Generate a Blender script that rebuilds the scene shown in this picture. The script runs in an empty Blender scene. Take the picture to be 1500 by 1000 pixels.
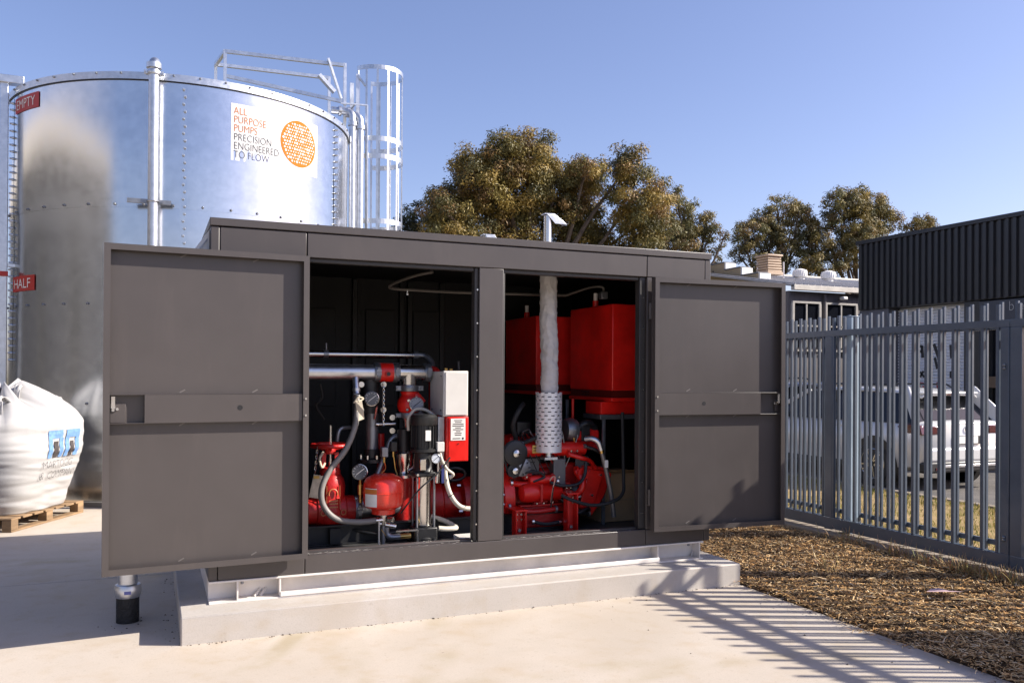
import bpy, bmesh, math, random
from mathutils import Vector, Matrix, Euler, noise
from mathutils.bvhtree import BVHTree
random.seed(7)
R = math.radians
sc = bpy.context.scene
col = sc.collection
# ------------------------------------------------------------------ camera
cam_d = bpy.data.cameras.new('camera'); cam = bpy.data.objects.new('camera', cam_d); col.objects.link(cam)
cam_d.sensor_width = 36.0; cam_d.lens = 30.12; cam_d.shift_y = 0.02926
cam_d.clip_start = 0.05; cam_d.clip_end = 5000
YAW, PITCH, ROLL = 0.398238, 0.0037687, 0.0059883
_r = Vector((math.cos(YAW), -math.sin(YAW), 0)); _f = Vector((math.sin(YAW), math.cos(YAW), 0)); _u = Vector((0, 0, 1))
_f2 = _f*math.cos(PITCH)+_u*math.sin(PITCH); _u2 = _u*math.cos(PITCH)-_f*math.sin(PITCH)
_r3 = _r*math.cos(ROLL)+_u2*math.sin(ROLL); _u3 = _u2*math.cos(ROLL)-_r*math.sin(ROLL)
m = Matrix((( _r3.x, _u3.x, -_f2.x, -0.1673), (_r3.y, _u3.y, -_f2.y, -5.3841), (_r3.z, _u3.z, -_f2.z, 1.6), (0, 0, 0, 1)))
cam.matrix_world = m
sc.camera = cam
# ------------------------------------------------------------------ sky and sun
SUN_EL = R(33.0); SUN_AZ = math.atan2(0.919, -0.395)
w = bpy.data.worlds.new('World'); sc.world = w; w.use_nodes = True
nt = w.node_tree; nt.nodes.clear()
sky = nt.nodes.new('ShaderNodeTexSky'); sky.sky_type = 'NISHITA'; sky.sun_disc = False
sky.sun_elevation = SUN_EL; sky.sun_rotation = SUN_AZ; sky.air_density = 1.0; sky.dust_density = 1.2; sky.ozone_density = 3.0; sky.altitude = 100
bg = nt.nodes.new('ShaderNodeBackground'); bg.inputs['Strength'].default_value = 0.094
wo = nt.nodes.new('ShaderNodeOutputWorld')
tn = nt.nodes.new('ShaderNodeMix'); tn.data_type = 'RGBA'; tn.blend_type = 'MULTIPLY'; tn.inputs[0].default_value = 1.0; tn.inputs[7].default_value = (1.015, 0.865, 0.95, 1)
nt.links.new(sky.outputs[0], tn.inputs[6]); nt.links.new(tn.outputs[2], bg.inputs[0]); nt.links.new(bg.outputs[0], wo.inputs[0])
sd = bpy.data.lights.new('sun', 'SUN'); sd.energy = 4.2; sd.angle = R(0.5); sd.color = (1.0, 0.93, 0.83)
so = bpy.data.objects.new('sun', sd); col.objects.link(so)
sdir = Vector((0.919*math.cos(SUN_EL), -0.395*math.cos(SUN_EL), math.sin(SUN_EL)))
so.rotation_euler = sdir.to_track_quat('Z', 'Y').to_euler()
so.location = (8, -6, 9)
vs = sc.view_settings; vs.view_transform = 'Standard'; vs.look = 'None'; vs.exposure = 1.15; vs.gamma = 1.0
sc.render.resolution_x = 1024; sc.render.resolution_y = 682
sc.render.engine = 'CYCLES'

# ------------------------------------------------------------------ materials
MATS = {}
def mat(name, c, rough=0.5, metal=0.0, var=0.12, scale=6.0, bump=0.0, bscale=60.0, rvar=0.1, c2=None, spec=0.5, stretch=None, coat=0.0, aniso=0.0):
    if name in MATS: return MATS[name]
    mt = bpy.data.materials.new(name); mt.use_nodes = True; n = mt.node_tree; b = n.nodes['Principled BSDF']
    b.inputs['Metallic'].default_value = metal; b.inputs['Specular IOR Level'].default_value = spec
    b.inputs['Coat Weight'].default_value = coat; b.inputs['Coat Roughness'].default_value = 0.08
    tc = n.nodes.new('ShaderNodeTexCoord'); co = tc.outputs['Object']
    if stretch:
        mp = n.nodes.new('ShaderNodeMapping'); mp.inputs['Scale'].default_value = stretch
        n.links.new(co, mp.inputs[0]); co = mp.outputs[0]
    nz = n.nodes.new('ShaderNodeTexNoise'); nz.inputs['Scale'].default_value = scale; nz.inputs['Detail'].default_value = 6; nz.inputs['Roughness'].default_value = 0.6
    n.links.new(co, nz.inputs['Vector'])
    rp = n.nodes.new('ShaderNodeValToRGB')
    lo = c2 if c2 else tuple(x*(1-var) for x in c)
    hi = c if c2 else tuple(min(1, x*(1+var)) for x in c)
    rp.color_ramp.elements[0].position = 0.32; rp.color_ramp.elements[1].position = 0.68
    rp.color_ramp.elements[0].color = (*lo, 1); rp.color_ramp.elements[1].color = (*hi, 1)
    n.links.new(nz.outputs['Fac'], rp.inputs[0]); n.links.new(rp.outputs[0], b.inputs['Base Color'])
    mr = n.nodes.new('ShaderNodeMapRange'); mr.inputs['To Min'].default_value = max(0.02, rough-rvar); mr.inputs['To Max'].default_value = min(1, rough+rvar)
    n.links.new(nz.outputs['Fac'], mr.inputs[0]); n.links.new(mr.outputs[0], b.inputs['Roughness'])
    if bump > 0:
        n2 = n.nodes.new('ShaderNodeTexNoise'); n2.inputs['Scale'].default_value = bscale; n2.inputs['Detail'].default_value = 5
        n.links.new(co, n2.inputs['Vector'])
        bp = n.nodes.new('ShaderNodeBump'); bp.inputs['Strength'].default_value = bump; bp.inputs['Distance'].default_value = 0.02
        n.links.new(n2.outputs['Fac'], bp.inputs['Height']); n.links.new(bp.outputs[0], b.inputs['Normal'])
    MATS[name] = mt
    return mt
def attr_mat(name, rough=0.7, trans=0.0, spec=0.3):
    """colour comes from a per-piece random value stored in the 'tint' attribute"""
    mt = bpy.data.materials.new(name); mt.use_nodes = True; n = mt.node_tree; b = n.nodes['Principled BSDF']
    a = n.nodes.new('ShaderNodeAttribute'); a.attribute_name = 'tint'
    n.links.new(a.outputs['Color'], b.inputs['Base Color']); b.inputs['Roughness'].default_value = rough; b.inputs['Specular IOR Level'].default_value = spec
    if trans:
        tr = n.nodes.new('ShaderNodeBsdfTranslucent'); n.links.new(a.outputs['Color'], tr.inputs[0])
        mx = n.nodes.new('ShaderNodeMixShader'); mx.inputs[0].default_value = trans
        n.links.new(b.outputs[0], mx.inputs[1]); n.links.new(tr.outputs[0], mx.inputs[2]); n.links.new(mx.outputs[0], n.nodes['Material Output'].inputs[0])
    MATS[name] = mt
    return mt
PAINT = mat('basalt_paint', (0.066, 0.057, 0.0545), 0.34, 0, 0.06, 2.2, 0.10, 2.6, 0.07)
SHADE_LINER = mat('shade_black_lining', (0.006, 0.006, 0.0065), 0.6, 0, 0.3, 4, 0.1, 60)  # deep shade inside the cabinet put into a near-black wall colour
FLOORM = mat('cabinet_floor_steel', (0.10, 0.10, 0.10), 0.45, 0.5, 0.25, 9, 0.05, 90)
def wear(mt):
    n = mt.node_tree; b = n.nodes['Principled BSDF']; base = b.inputs['Base Color'].links[0].from_socket
    tc = n.nodes.new('ShaderNodeTexCoord')
    mp = n.nodes.new('ShaderNodeMapping'); mp.inputs['Scale'].default_value = (3.0, 3.0, 0.5); n.links.new(tc.outputs['Object'], mp.inputs[0])
    nz = n.nodes.new('ShaderNodeTexNoise'); nz.inputs['Scale'].default_value = 2.2; nz.inputs['Detail'].default_value = 8; nz.inputs['Roughness'].default_value = 0.65
    n.links.new(mp.outputs[0], nz.inputs['Vector'])
    rp = n.nodes.new('ShaderNodeValToRGB'); rp.color_ramp.elements[0].position = 0.52; rp.color_ramp.elements[1].position = 0.8
    rp.color_ramp.elements[0].color = (0, 0, 0, 1); rp.color_ramp.elements[1].color = (0.22, 0.22, 0.22, 1)
    n.links.new(nz.outputs['Fac'], rp.inputs[0])
    mx = n.nodes.new('ShaderNodeMix'); mx.data_type = 'RGBA'; n.links.new(rp.outputs[0], mx.inputs[0]); n.links.new(base, mx.inputs[6]); mx.inputs[7].default_value = (0.12, 0.10, 0.09, 1)
    n.links.new(mx.outputs[2], b.inputs['Base Color'])
wear(PAINT)
RED = mat('red_enamel', (0.68, 0.012, 0.007), 0.38, 0, 0.22, 4, 0.05, 18, 0.14, coat=0.15)
DRED = mat('deep_red_enamel', (0.44, 0.009, 0.007), 0.42, 0, 0.3, 6, 0.16, 45, 0.14, coat=0.1)
TRED = mat('tank_red_enamel', (0.72, 0.035, 0.018), 0.28, 0, 0.05, 5, 0, 40, 0.05, coat=0.4)
GALV = mat('galvanised_steel', (0.62, 0.64, 0.67), 0.38, 1.0, 0.12, 14, 0.04, 40, 0.08)
STEEL = mat('bright_steel', (0.66, 0.64, 0.61), 0.25, 1.0, 0.08, 8, 0, 40, 0.08)
STAIN = mat('stainless_steel', (0.70, 0.66, 0.60), 0.22, 1.0, 0.06, 6, 0.0, 50, 0.06, stretch=(1, 1, 8))
DSTEEL = mat('dull_cast_steel', (0.25, 0.26, 0.28), 0.4, 0.8, 0.2, 10, 0.05, 50)
BLACK = mat('black_paint', (0.014, 0.014, 0.015), 0.42, 0, 0.25, 8, 0.03, 80)
RUBBER = mat('black_rubber', (0.018, 0.018, 0.019), 0.7, 0, 0.3, 12, 0.1, 90)
HOSE = mat('grey_hose', (0.20, 0.185, 0.17), 0.5, 0, 0.15, 10, 0.05, 120)
CREAM = mat('cream_hose', (0.62, 0.57, 0.48), 0.45, 0, 0.1, 10, 0.05, 120)
WHITE = mat('white_powdercoat', (0.68, 0.66, 0.63), 0.4, 0, 0.05, 6)
LWHITE = mat('white_label', (0.78, 0.76, 0.73), 0.55, 0, 0.05, 20)
INK = mat('black_ink', (0.02, 0.02, 0.022), 0.6, 0, 0.1, 20)
DIAL = mat('gauge_dial', (0.10, 0.105, 0.115), 0.35, 0, 0.1, 20)
WDIAL = mat('white_gauge_dial', (0.62, 0.66, 0.72), 0.35, 0, 0.1, 20)
BRASS = mat('brass', (0.55, 0.36, 0.12), 0.3, 1.0, 0.15, 15)
CARD = mat('cardboard', (0.46, 0.30, 0.16), 0.8, 0, 0.12, 8, 0.1, 60)
LAG = mat('lagging_cloth', (0.58, 0.555, 0.54), 0.7, 0, 0.12, 9, 0.2, 60)
TAGM = mat('paper_tag', (0.55, 0.48, 0.36), 0.75, 0, 0.2, 20)
SKID = mat('primed_skid_steel', (0.70, 0.655, 0.61), 0.5, 0, 0.12, 5, 0.05, 80)
def concrete(name, c, c2, joint=0.12):
    mt = mat(name, c, 0.85, 0, 0.1, 1.3, 0.12, 260, 0.08, c2=c2, spec=0.25)
    n = mt.node_tree; b = n.nodes['Principled BSDF']; base = b.inputs['Base Color'].links[0].from_socket
    tc = n.nodes.new('ShaderNodeTexCoord')
    def layer(scale, lo, hi, amount, colr, base, detail=4, kind='noise'):
        if kind == 'noise':
            nz = n.nodes.new('ShaderNodeTexNoise'); nz.inputs['Detail'].default_value = detail; out = nz.outputs['Fac']
        else:
            nz = n.nodes.new('ShaderNodeTexVoronoi'); out = nz.outputs['Distance']
        nz.inputs['Scale'].default_value = scale; n.links.new(tc.outputs['Object'], nz.inputs['Vector'])
        rp = n.nodes.new('ShaderNodeValToRGB'); rp.color_ramp.elements[0].position = lo; rp.color_ramp.elements[1].position = hi
        rp.color_ramp.elements[0].color = (amount,)*3+(1,) if kind != 'noise' else (0, 0, 0, 1)
        rp.color_ramp.elements[1].color = (0, 0, 0, 1) if kind != 'noise' else (amount,)*3+(1,)
        n.links.new(out, rp.inputs[0])
        mx = n.nodes.new('ShaderNodeMix'); mx.data_type = 'RGBA'
        n.links.new(rp.outputs[0], mx.inputs[0]); n.links.new(base, mx.inputs[6]); mx.inputs[7].default_value = (*colr, 1)
        return mx.outputs[2]
    base = layer(120, 0.45, 0.75, 0.35, tuple(x*0.6 for x in c), base)
    base = layer(7, 0.52, 0.8, 0.38, (c[0]*0.75, c[1]*0.64, c[2]*0.46), base, 8)
    base = layer(1.7, 0.54, 0.66, 0.26, (c[0]*0.80, c[1]*0.70, c[2]*0.54), base, 10)
    base = layer(34, 0.60, 0.72, 0.30, (c[0]*0.62, c[1]*0.58, c[2]*0.52), base, 3)
    base = layer(0.55, 0.5, 0.75, 0.35, (c[0]*0.72, c[1]*0.68, c[2]*0.62), base, 6)
    base = layer(3.1, 0.0, 0.03, 0.6, (0.06, 0.05, 0.045), base, kind='v')
    n.links.new(base, b.inputs['Base Color'])
    return mt
CONC = concrete('pavement_concrete', (0.525, 0.462, 0.392), (0.465, 0.408, 0.342))
def arcs(mt, rings):
    n = mt.node_tree; b = n.nodes['Principled BSDF']; base = b.inputs['Base Color'].links[0].from_socket
    tc = n.nodes.new('ShaderNodeTexCoord')
    nz = n.nodes.new('ShaderNodeTexNoise'); nz.inputs['Scale'].default_value = 2.4; nz.inputs['Detail'].default_value = 7; n.links.new(tc.outputs['Object'], nz.inputs['Vector'])
    nr_ = n.nodes.new('ShaderNodeMapRange'); nr_.inputs['From Min'].default_value = .42; nr_.inputs['From Max'].default_value = .68; n.links.new(nz.outputs['Fac'], nr_.inputs[0])
    for cx, cy, rad, wd, amt in rings:
        d = n.nodes.new('ShaderNodeVectorMath'); d.operation = 'DISTANCE'; d.inputs[1].default_value = (cx, cy, 0); n.links.new(tc.outputs['Object'], d.inputs[0])
        q = n.nodes.new('ShaderNodeMath'); q.operation = 'SUBTRACT'; q.inputs[1].default_value = rad; n.links.new(d.outputs['Value'], q.inputs[0])
        a_ = n.nodes.new('ShaderNodeMath'); a_.operation = 'ABSOLUTE'; n.links.new(q.outputs[0], a_.inputs[0])
        r_ = n.nodes.new('ShaderNodeMapRange'); r_.inputs['From Min'].default_value = wd; r_.inputs['From Max'].default_value = wd*.35; r_.inputs['To Max'].default_value = amt; n.links.new(a_.outputs[0], r_.inputs[0])
        m_ = n.nodes.new('ShaderNodeMath'); m_.operation = 'MULTIPLY'; n.links.new(r_.outputs[0], m_.inputs[0]); n.links.new(nr_.outputs[0], m_.inputs[1])
        mx = n.nodes.new('ShaderNodeMix'); mx.data_type = 'RGBA'; n.links.new(m_.outputs[0], mx.inputs[0]); n.links.new(base, mx.inputs[6]); mx.inputs[7].default_value = (.36, .30, .20, 1); base = mx.outputs[2]
    n.links.new(base, b.inputs['Base Color'])
arcs(CONC, ((-1.2, .76, 2.02, .10, .75), (-1.01, .32, 2.60, .12, .6), (-1.97, -.29, 2.85, .16, .5), (1.5, -6.2, 5.0, .14, .5), (3.0, -7.0, 5.6, .10, .45)))
PLIN = concrete('plinth_concrete', (0.50, 0.46, 0.42), (0.43, 0.395, 0.355))
KERB = concrete('kerb_concrete', (0.32, 0.27, 0.22), (0.25, 0.215, 0.175))
ASPH = mat('asphalt', (0.15, 0.135, 0.12), 0.9, 0, 0.1, 3, 0.5, 160, 0.05, c2=(0.09, 0.083, 0.077))
EARTH = mat('bare_earth', (0.10, 0.065, 0.035), 0.95, 0, 0.1, 8, 0.8, 50, c2=(0.035, 0.023, 0.014), spec=0.1)
VERGE = mat('dry_verge_soil', (0.40, 0.28, 0.15), 0.95, 0, 0.1, 2.5, 0.6, 60, c2=(0.22, 0.17, 0.06), spec=0.1)
FAR = mat('far_ground', (0.16, 0.14, 0.08), 0.95, 0, 0.2, 0.2, 0, 10, spec=0.1)
GATEM = mat('slate_powdercoat', (0.085, 0.106, 0.138), 0.22, 0, 0.08, 6, 0.02, 80, 0.05)
GLASS = mat('dark_glazing', (0.008, 0.009, 0.013), 0.06, 0, 0.2, 3, 0, 40, 0.03, spec=0.4)

# ------------------------------------------------------------------ mesh helper
class MB:
    def __init__(s, M=None): s.v = []; s.f = []; s.M = M; s.sm = False
    def add(s, vs, fs):
        o = len(s.v)
        for p in vs:
            p = Vector(p); s.v.append(s.M @ p if s.M else p)
        s.f += [tuple(i+o for i in f) for f in fs]
        return s
    def box(s, x0, x1, y0, y1, z0, z1):
        return s.add([(x0,y0,z0),(x1,y0,z0),(x1,y1,z0),(x0,y1,z0),(x0,y0,z1),(x1,y0,z1),(x1,y1,z1),(x0,y1,z1)],
                     [(0,3,2,1),(4,5,6,7),(0,1,5,4),(1,2,6,5),(2,3,7,6),(3,0,4,7)])
    def bar(s, a, b, w, t, up=(0,0,1)):
        a, b = Vector(a), Vector(b); d = (b-a).normalized(); up = Vector(up)
        x = d.cross(up)
        if x.length < 1e-4: x = d.cross(Vector((0,1,0)))
        x.normalize(); y = x.cross(d)
        vs = [p+x*sx*w/2+y*sy*t/2 for p in (a, b) for sx, sy in ((-1,-1),(1,-1),(1,1),(-1,1))]
        return s.add(vs, [(0,1,2,3),(7,6,5,4),(0,4,5,1),(1,5,6,2),(2,6,7,3),(3,7,4,0)])
    def cyl(s, a, b, r0, r1=None, n=20, cap=True):
        return s.tube([a, b], [r0, r0 if r1 is None else r1], n, cap)
    def tube(s, path, r, n=12, cap=True, closed=False):
        P = [Vector(p) for p in path]; k = len(P); rs = r if isinstance(r, (list, tuple)) else [r]*k
        s.sm = True; vs = []; prev = None
        for i in range(k):
            if closed: d = P[(i+1) % k]-P[i-1]
            else: d = P[min(i+1, k-1)]-P[max(i-1, 0)]
            d.normalize()
            if prev is None:
                x = d.cross(Vector((0,0,1)))
                if x.length < 1e-3: x = Vector((1,0,0))
            else: x = prev-d*prev.dot(d)
            x.normalize(); prev = x; y = d.cross(x)
            vs += [P[i]+(x*math.cos(2*math.pi*j/n)+y*math.sin(2*math.pi*j/n))*rs[i] for j in range(n)]
        fs = []
        for i in range(k if closed else k-1):
            i2 = (i+1) % k
            fs += [(i*n+j, i*n+(j+1)%n, i2*n+(j+1)%n, i2*n+j) for j in range(n)]
        if cap and not closed: fs += [tuple(range(n))[::-1], tuple((k-1)*n+j for j in range(n))]
        return s.add(vs, fs)
    def lathe(s, prof, o=(0,0,0), ax='Z', n=28):
        """prof: list of (radius, height along axis)"""
        s.sm = True; o = Vector(o); vs = []; k = len(prof)
        for r, h in prof:
            for j in range(n):
                a = 2*math.pi*j/n; c, d = r*math.cos(a), r*math.sin(a)
                vs.append(o+Vector({'Z':(c,d,h),'Y':(d,h,c),'X':(h,c,d)}[ax]))
        fs = [(i*n+j, i*n+(j+1)%n, (i+1)*n+(j+1)%n, (i+1)*n+j) for i in range(k-1) for j in range(n)]
        if prof[0][0] > 1e-6: fs.append(tuple(range(n))[::-1])
        if prof[-1][0] > 1e-6: fs.append(tuple((k-1)*n+j for j in range(n)))
        return s.add(vs, fs)
    def prism(s, poly, a, b, ax='Y'):
        """poly in the plane normal to ax, extruded from a to b"""
        def P(u, v, h): return {'Y':(u,h,v),'X':(h,u,v),'Z':(u,v,h)}[ax]
        n = len(poly)
        vs = [P(u,v,a) for u,v in poly]+[P(u,v,b) for u,v in poly]
        return s.add(vs, [tuple(range(n)), tuple(range(2*n-1,n-1,-1))]+[(i,i+n,(i+1)%n+n,(i+1)%n) for i in range(n)])
    def build(s, name, m, parent=None, bev=0.0, seg=2, smooth=None, ang=38):
        me = bpy.data.meshes.new(name); me.from_pydata([tuple(p) for p in s.v], [], s.f)
        bm = bmesh.new(); bm.from_mesh(me); bmesh.ops.remove_doubles(bm, verts=bm.verts, dist=1e-6); bmesh.ops.recalc_face_normals(bm, faces=bm.faces); bm.to_mesh(me); bm.free()
        me.materials.append(m)
        if smooth if smooth is not None else (s.sm or bev > 0):
            me.shade_smooth(); me.set_sharp_from_angle(angle=R(ang))
        o = bpy.data.objects.new(name, me); link(o, parent)
        if bev > 0:
            b = o.modifiers.new('bevel', 'BEVEL'); b.width = bev; b.segments = seg; b.limit_method = 'ANGLE'; b.angle_limit = R(40); b.harden_normals = False
        return o
def link(o, parent=None):
    col.objects.link(o)
    if parent is not None:
        o.parent = parent
        if parent.type == 'EMPTY': o.matrix_parent_inverse = Matrix.Translation(-parent.location)
def tag(o, label, cat, group=None):
    o['label'] = label; o['category'] = cat
    if group: o['group'] = group
    return o
def thing(name, label, cat, loc=(0,0,0), group=None):
    o = bpy.data.objects.new(name, None); col.objects.link(o); o.location = loc; o.empty_display_size = 0.1
    return tag(o, label, cat, group)
def struct(o, kind='structure'): o['kind'] = kind; return o
def share(o, name, dx=(0,0,0), parent=None, rot=None):
    c = o.copy(); c.name = name; col.objects.link(c)
    if parent is not None: c.parent = parent
    c.location = Vector(o.location)+Vector(dx)
    return c
def text2d(body, size, align='LEFT', offset=0.0, space=1.0, shear=0.0):
    cu = bpy.data.curves.new('lettering', 'FONT'); cu.body = body; cu.size = size; cu.align_x = align; cu.offset = offset; cu.space_line = space; cu.shear = shear; cu.resolution_u = 4
    ob = bpy.data.objects.new('lettering', cu); col.objects.link(ob)
    me = bpy.data.meshes.new_from_object(ob.evaluated_get(bpy.context.evaluated_depsgraph_get()))
    vs = [(v.co.x, v.co.y) for v in me.vertices]; fs = [tuple(p.vertices) for p in me.polygons]
    bpy.data.objects.remove(ob); bpy.data.curves.remove(cu); bpy.data.meshes.remove(me)
    return vs, fs
def lettering(name, body, size, fn, m, parent, cut=0, **k):
    vs, fs = text2d(body, size, **k)
    me = bpy.data.meshes.new(name); me.from_pydata([(x, y, 0) for x, y in vs], [], fs)
    if cut:
        bm = bmesh.new(); bm.from_mesh(me); bmesh.ops.triangulate(bm, faces=bm.faces); bmesh.ops.subdivide_edges(bm, edges=[e for e in bm.edges if e.calc_length() > cut], cuts=2, use_grid_fill=True); bm.to_mesh(me); bm.free()
    for v in me.vertices: v.co = fn(v.co.x, v.co.y)
    me.materials.append(m); o = bpy.data.objects.new(name, me); link(o, parent)
    return o
def arc_path(pts, n=24):
    """smooth path through points (Catmull-Rom)"""
    P = [Vector(p) for p in pts]; P = [P[0]*2-P[1]]+P+[P[-1]*2-P[-2]]; out = []
    k = len(P)-3; per = max(2, n//k)
    for i in range(k):
        a, b, c, d = P[i:i+4]
        for j in range(per):
            t = j/per
            out.append(0.5*((2*b)+(c-a)*t+(2*a-5*b+4*c-d)*t*t+(3*b-a-3*c+d)*t**3))
    out.append(P[-2])
    return out

# ================================================================== SETTING
g = struct(MB().add([(-900,-900,-0.09),(900,-900,-0.09),(900,900,-0.09),(-900,900,-0.09)], [(0,1,2,3)]).build('ground', FAR))
pv = MB()
JX, JY = (-3.4, 4.015), (-9.0, -3.3, 1.98, 9.0)
for (x0, x1, y0, y1) in ((-14, -3.406, -16, 1.974), (-3.394, 4.015, -16, -4.2), (-3.394, 4.015, -4.19, 1.974), (-14, -3.406, 1.986, 14), (-3.394, 4.015, 1.986, 14)):
    slab = MB().box(x0, x1, y0, y1, -0.08, 0.0).build('pavement', CONC, None, 0.004, 1); struct(slab)
pl_ = MB().box(0, 4.012, 0, 3.0, -0.02, 0.163).build('plinth', PLIN, None, 0.009, 2); struct(pl_)
# crumbs along the plinth foot
cr = MB()
for i in range(300):
    t = random.random(); s = random.choice((0.003, 0.004, 0.006, 0.009))*random.uniform(0.6, 1.2)
    if t < 0.62: x, y = random.uniform(0, 4.0), -abs(random.gauss(0.004, 0.018))
    elif t < 0.8: x, y = -abs(random.gauss(0.01, 0.05)), random.uniform(0, 2)
    elif t < 0.9: x, y = -0.298+random.gauss(0, 0.08), 0.65+random.gauss(0, 0.08)
    else: x, y = random.uniform(2.6, 4.0), -random.random()**2*2.2
    a = random.random()*6
    pts = [(x+s*random.uniform(.6, 1.1)*math.cos(a+k*1.57), y+s*random.uniform(.6, 1.1)*math.sin(a+k*1.57), 0.001) for k in range(4)]
    cr.add(pts+[(x, y, s*0.8)], [(0,1,4),(1,2,4),(2,3,4),(3,0,4)])
o = cr.build('debris_crumbs', mat('dark_crumbs', (0.09, 0.07, 0.052), 0.9, 0, 0.4, 30)); struct(o, 'stuff'); o['label'] = 'dark crumbs of soil scattered along the plinth foot'; o['category'] = 'debris'
# mulch bed: earth sheet, then the loose straw and chips over it
eb = MB(); NX, NY = 26, 90
for j in range(NY+1):
    for i in range(NX+1):
        x = 4.02+i*(6.02-4.02)/NX; y = -6+j*(9+6)/NY
        h = 0.018+0.028*noise.noise((x*1.7, y*1.7, 3))+0.018*noise.noise((x*6, y*6, 9))
        if i in (0, NX): h = -0.02
        eb.v.append(Vector((x, y, h)))
eb.f = [(j*(NX+1)+i, j*(NX+1)+i+1, (j+1)*(NX+1)+i+1, (j+1)*(NX+1)+i) for j in range(NY) for i in range(NX)]
eb.sm = True; struct(eb.build('garden_bed', EARTH))
def tint_mesh(name, verts, faces, tints, m, parent=None):
    me = bpy.data.meshes.new(name); me.from_pydata(verts, [], faces); me.materials.append(m)
    at = me.color_attributes.new('tint', 'FLOAT_COLOR', 'CORNER')
    buf = []
    for f, t in zip(faces, tints): buf += [t[0], t[1], t[2], 1.0]*len(f)
    at.data.foreach_set('color', buf)
    o = bpy.data.objects.new(name, me); link(o, parent); return o
STRAW = attr_mat('straw_mulch', 0.8, 0.0, 0.15)
V, F, T = [], [], []
pal = [(0.60,0.365,0.155),(0.47,0.26,0.10),(0.70,0.48,0.23),(0.25,0.135,0.055),(0.11,0.062,0.03),(0.55,0.32,0.13),(0.74,0.56,0.34)]
def sliver(x, y, z, L, wd, a, tilt, c, curl=0.0):
    d = Vector((math.cos(a)*math.cos(tilt), math.sin(a)*math.cos(tilt), math.sin(tilt))); s = Vector((-math.sin(a), math.cos(a), random.uniform(-.5, .5))).normalized()*wd
    o = len(V); p = Vector((x, y, z)); q = p+d*L*0.5+Vector((0, 0, curl*L)); e = p+d*L
    V.extend([p-s*.5, p+s*.5, q+s*.6, q-s*.6, e+s*.2, e-s*.2]); F.extend([(o, o+1, o+2, o+3), (o+3, o+2, o+4, o+5)]); T.extend([c, c])
for i in range(88000):
    y = -2.9+(random.random()**1.5)*8.5; x = random.uniform(4.0, 6.03)
    if random.random() < .012: x = 4.0-abs(random.gauss(0, .05))
    h = 0.018+0.028*noise.noise((x*1.7, y*1.7, 3))+0.018*noise.noise((x*6, y*6, 9))
    big = random.random() < 0.08
    L = random.uniform(0.016, 0.055)*(2.0 if big else 1); wd = random.uniform(0.0022, 0.006)*(1.2 if big else 1)
    if random.random() < .12: L *= .45; wd *= 2.2
    c = random.choice(pal); k = random.uniform(0.7, 1.25)*(0.75+0.6*(0.5+0.5*noise.noise((x*1.1, y*1.1, 0))))
    sliver(x, y, h+random.uniform(0.0, 0.016), L, wd, random.uniform(0, 6.28), random.gauss(0.03, 0.16), tuple(q*k for q in c), random.uniform(0, .12))
for cx, cy, n in ((5.93, -0.45, 260), (5.95, -0.75, 200), (5.9, -0.15, 120), (5.0, 0.15, 40), (5.96, 0.3, 90), (5.97, 0.9, 80)):
    for i in range(n):
        sliver(cx+random.gauss(0, .05), cy+random.gauss(0, .12), 0.02, random.uniform(0.06, 0.16), 0.004, random.uniform(0, 6.28), random.uniform(.5, 1.4), tuple(q*random.uniform(.8, 1.2) for q in (0.44, 0.31, 0.15)), .1)
for x, y, a, L, t in ((5.72,-.35,2.2,.5,.15),(4.95,.2,1.2,.22,.8),(4.98,.15,2.0,.2,.6),(5.1,-.3,.3,.3,.05),(5.3,-1.2,2.6,.32,.05),(4.75,-.75,1.9,.25,.1),(5.2,-.85,2.9,.3,.3)):
    sliver(x, y, 0.03, L, 0.008, a, t, (.55, .42, .24), .05)
o = tint_mesh('mulch', V, F, T, STRAW); struct(o, 'stuff'); o['label'] = 'loose straw and bark mulch covering the garden bed'; o['category'] = 'mulch'
leafm = MB().add([(4.98,-.86,.06),(5.10,-.95,.07),(5.22,-.97,.065),(5.16,-.90,.06),(5.12,-.84,.07),(5.05,-.83,.065)], [(0,1,5),(1,2,3),(1,3,4),(1,4,5)]).build('paper_scrap', mat('pink_paper', (0.55, 0.38, 0.40), 0.7, 0, 0.1))
tag(leafm, 'torn pale pink paper scrap lying on the mulch', 'litter')
# strip under the gate, verge, driveway
struct(MB().box(6.02, 6.62, -7, 12, -0.05, 0.05).build('gate_strip', KERB, None, 0.008))
struct(MB().box(6.62, 9.30, -7, 30, -0.06, 0.004).build('verge', VERGE))
struct(MB().box(9.30, 9.42, -7, 30, -0.06, 0.03).build('driveway_kerb', KERB, None, 0.01))
struct(MB().box(9.42, 30, -9, 30, -0.08, -0.01).build('driveway', ASPH))
GRASS = attr_mat('verge_grass', 0.7, 0.25, 0.2)
V, F, T = [], [], []
gp = [(0.17,0.17,0.03),(0.22,0.20,0.045),(0.10,0.12,0.02),(0.30,0.24,0.07),(0.34,0.27,0.11)]
for i in range(15000):
    x = 6.64+random.random()*2.66; y = random.uniform(-1.6, 6.5)
    dn = noise.noise((x*0.9, y*0.6, 5))
    edge = x > 8.7 or x < 7.1
    if not edge and random.random() > 0.35+0.7*dn: continue
    c = random.choice(gp); k = random.uniform(.8, 1.3)
    sliver(x, y, 0.0, random.uniform(.03, .08), .007, random.uniform(0, 6.28), random.uniform(.5, 1.4), tuple(q*k for q in c), .1)
o = tint_mesh('verge_turf', V, F, T, GRASS); struct(o, 'stuff'); o['label'] = 'patchy yellow green grass on the verge beyond the gate'; o['category'] = 'grass'

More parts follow.
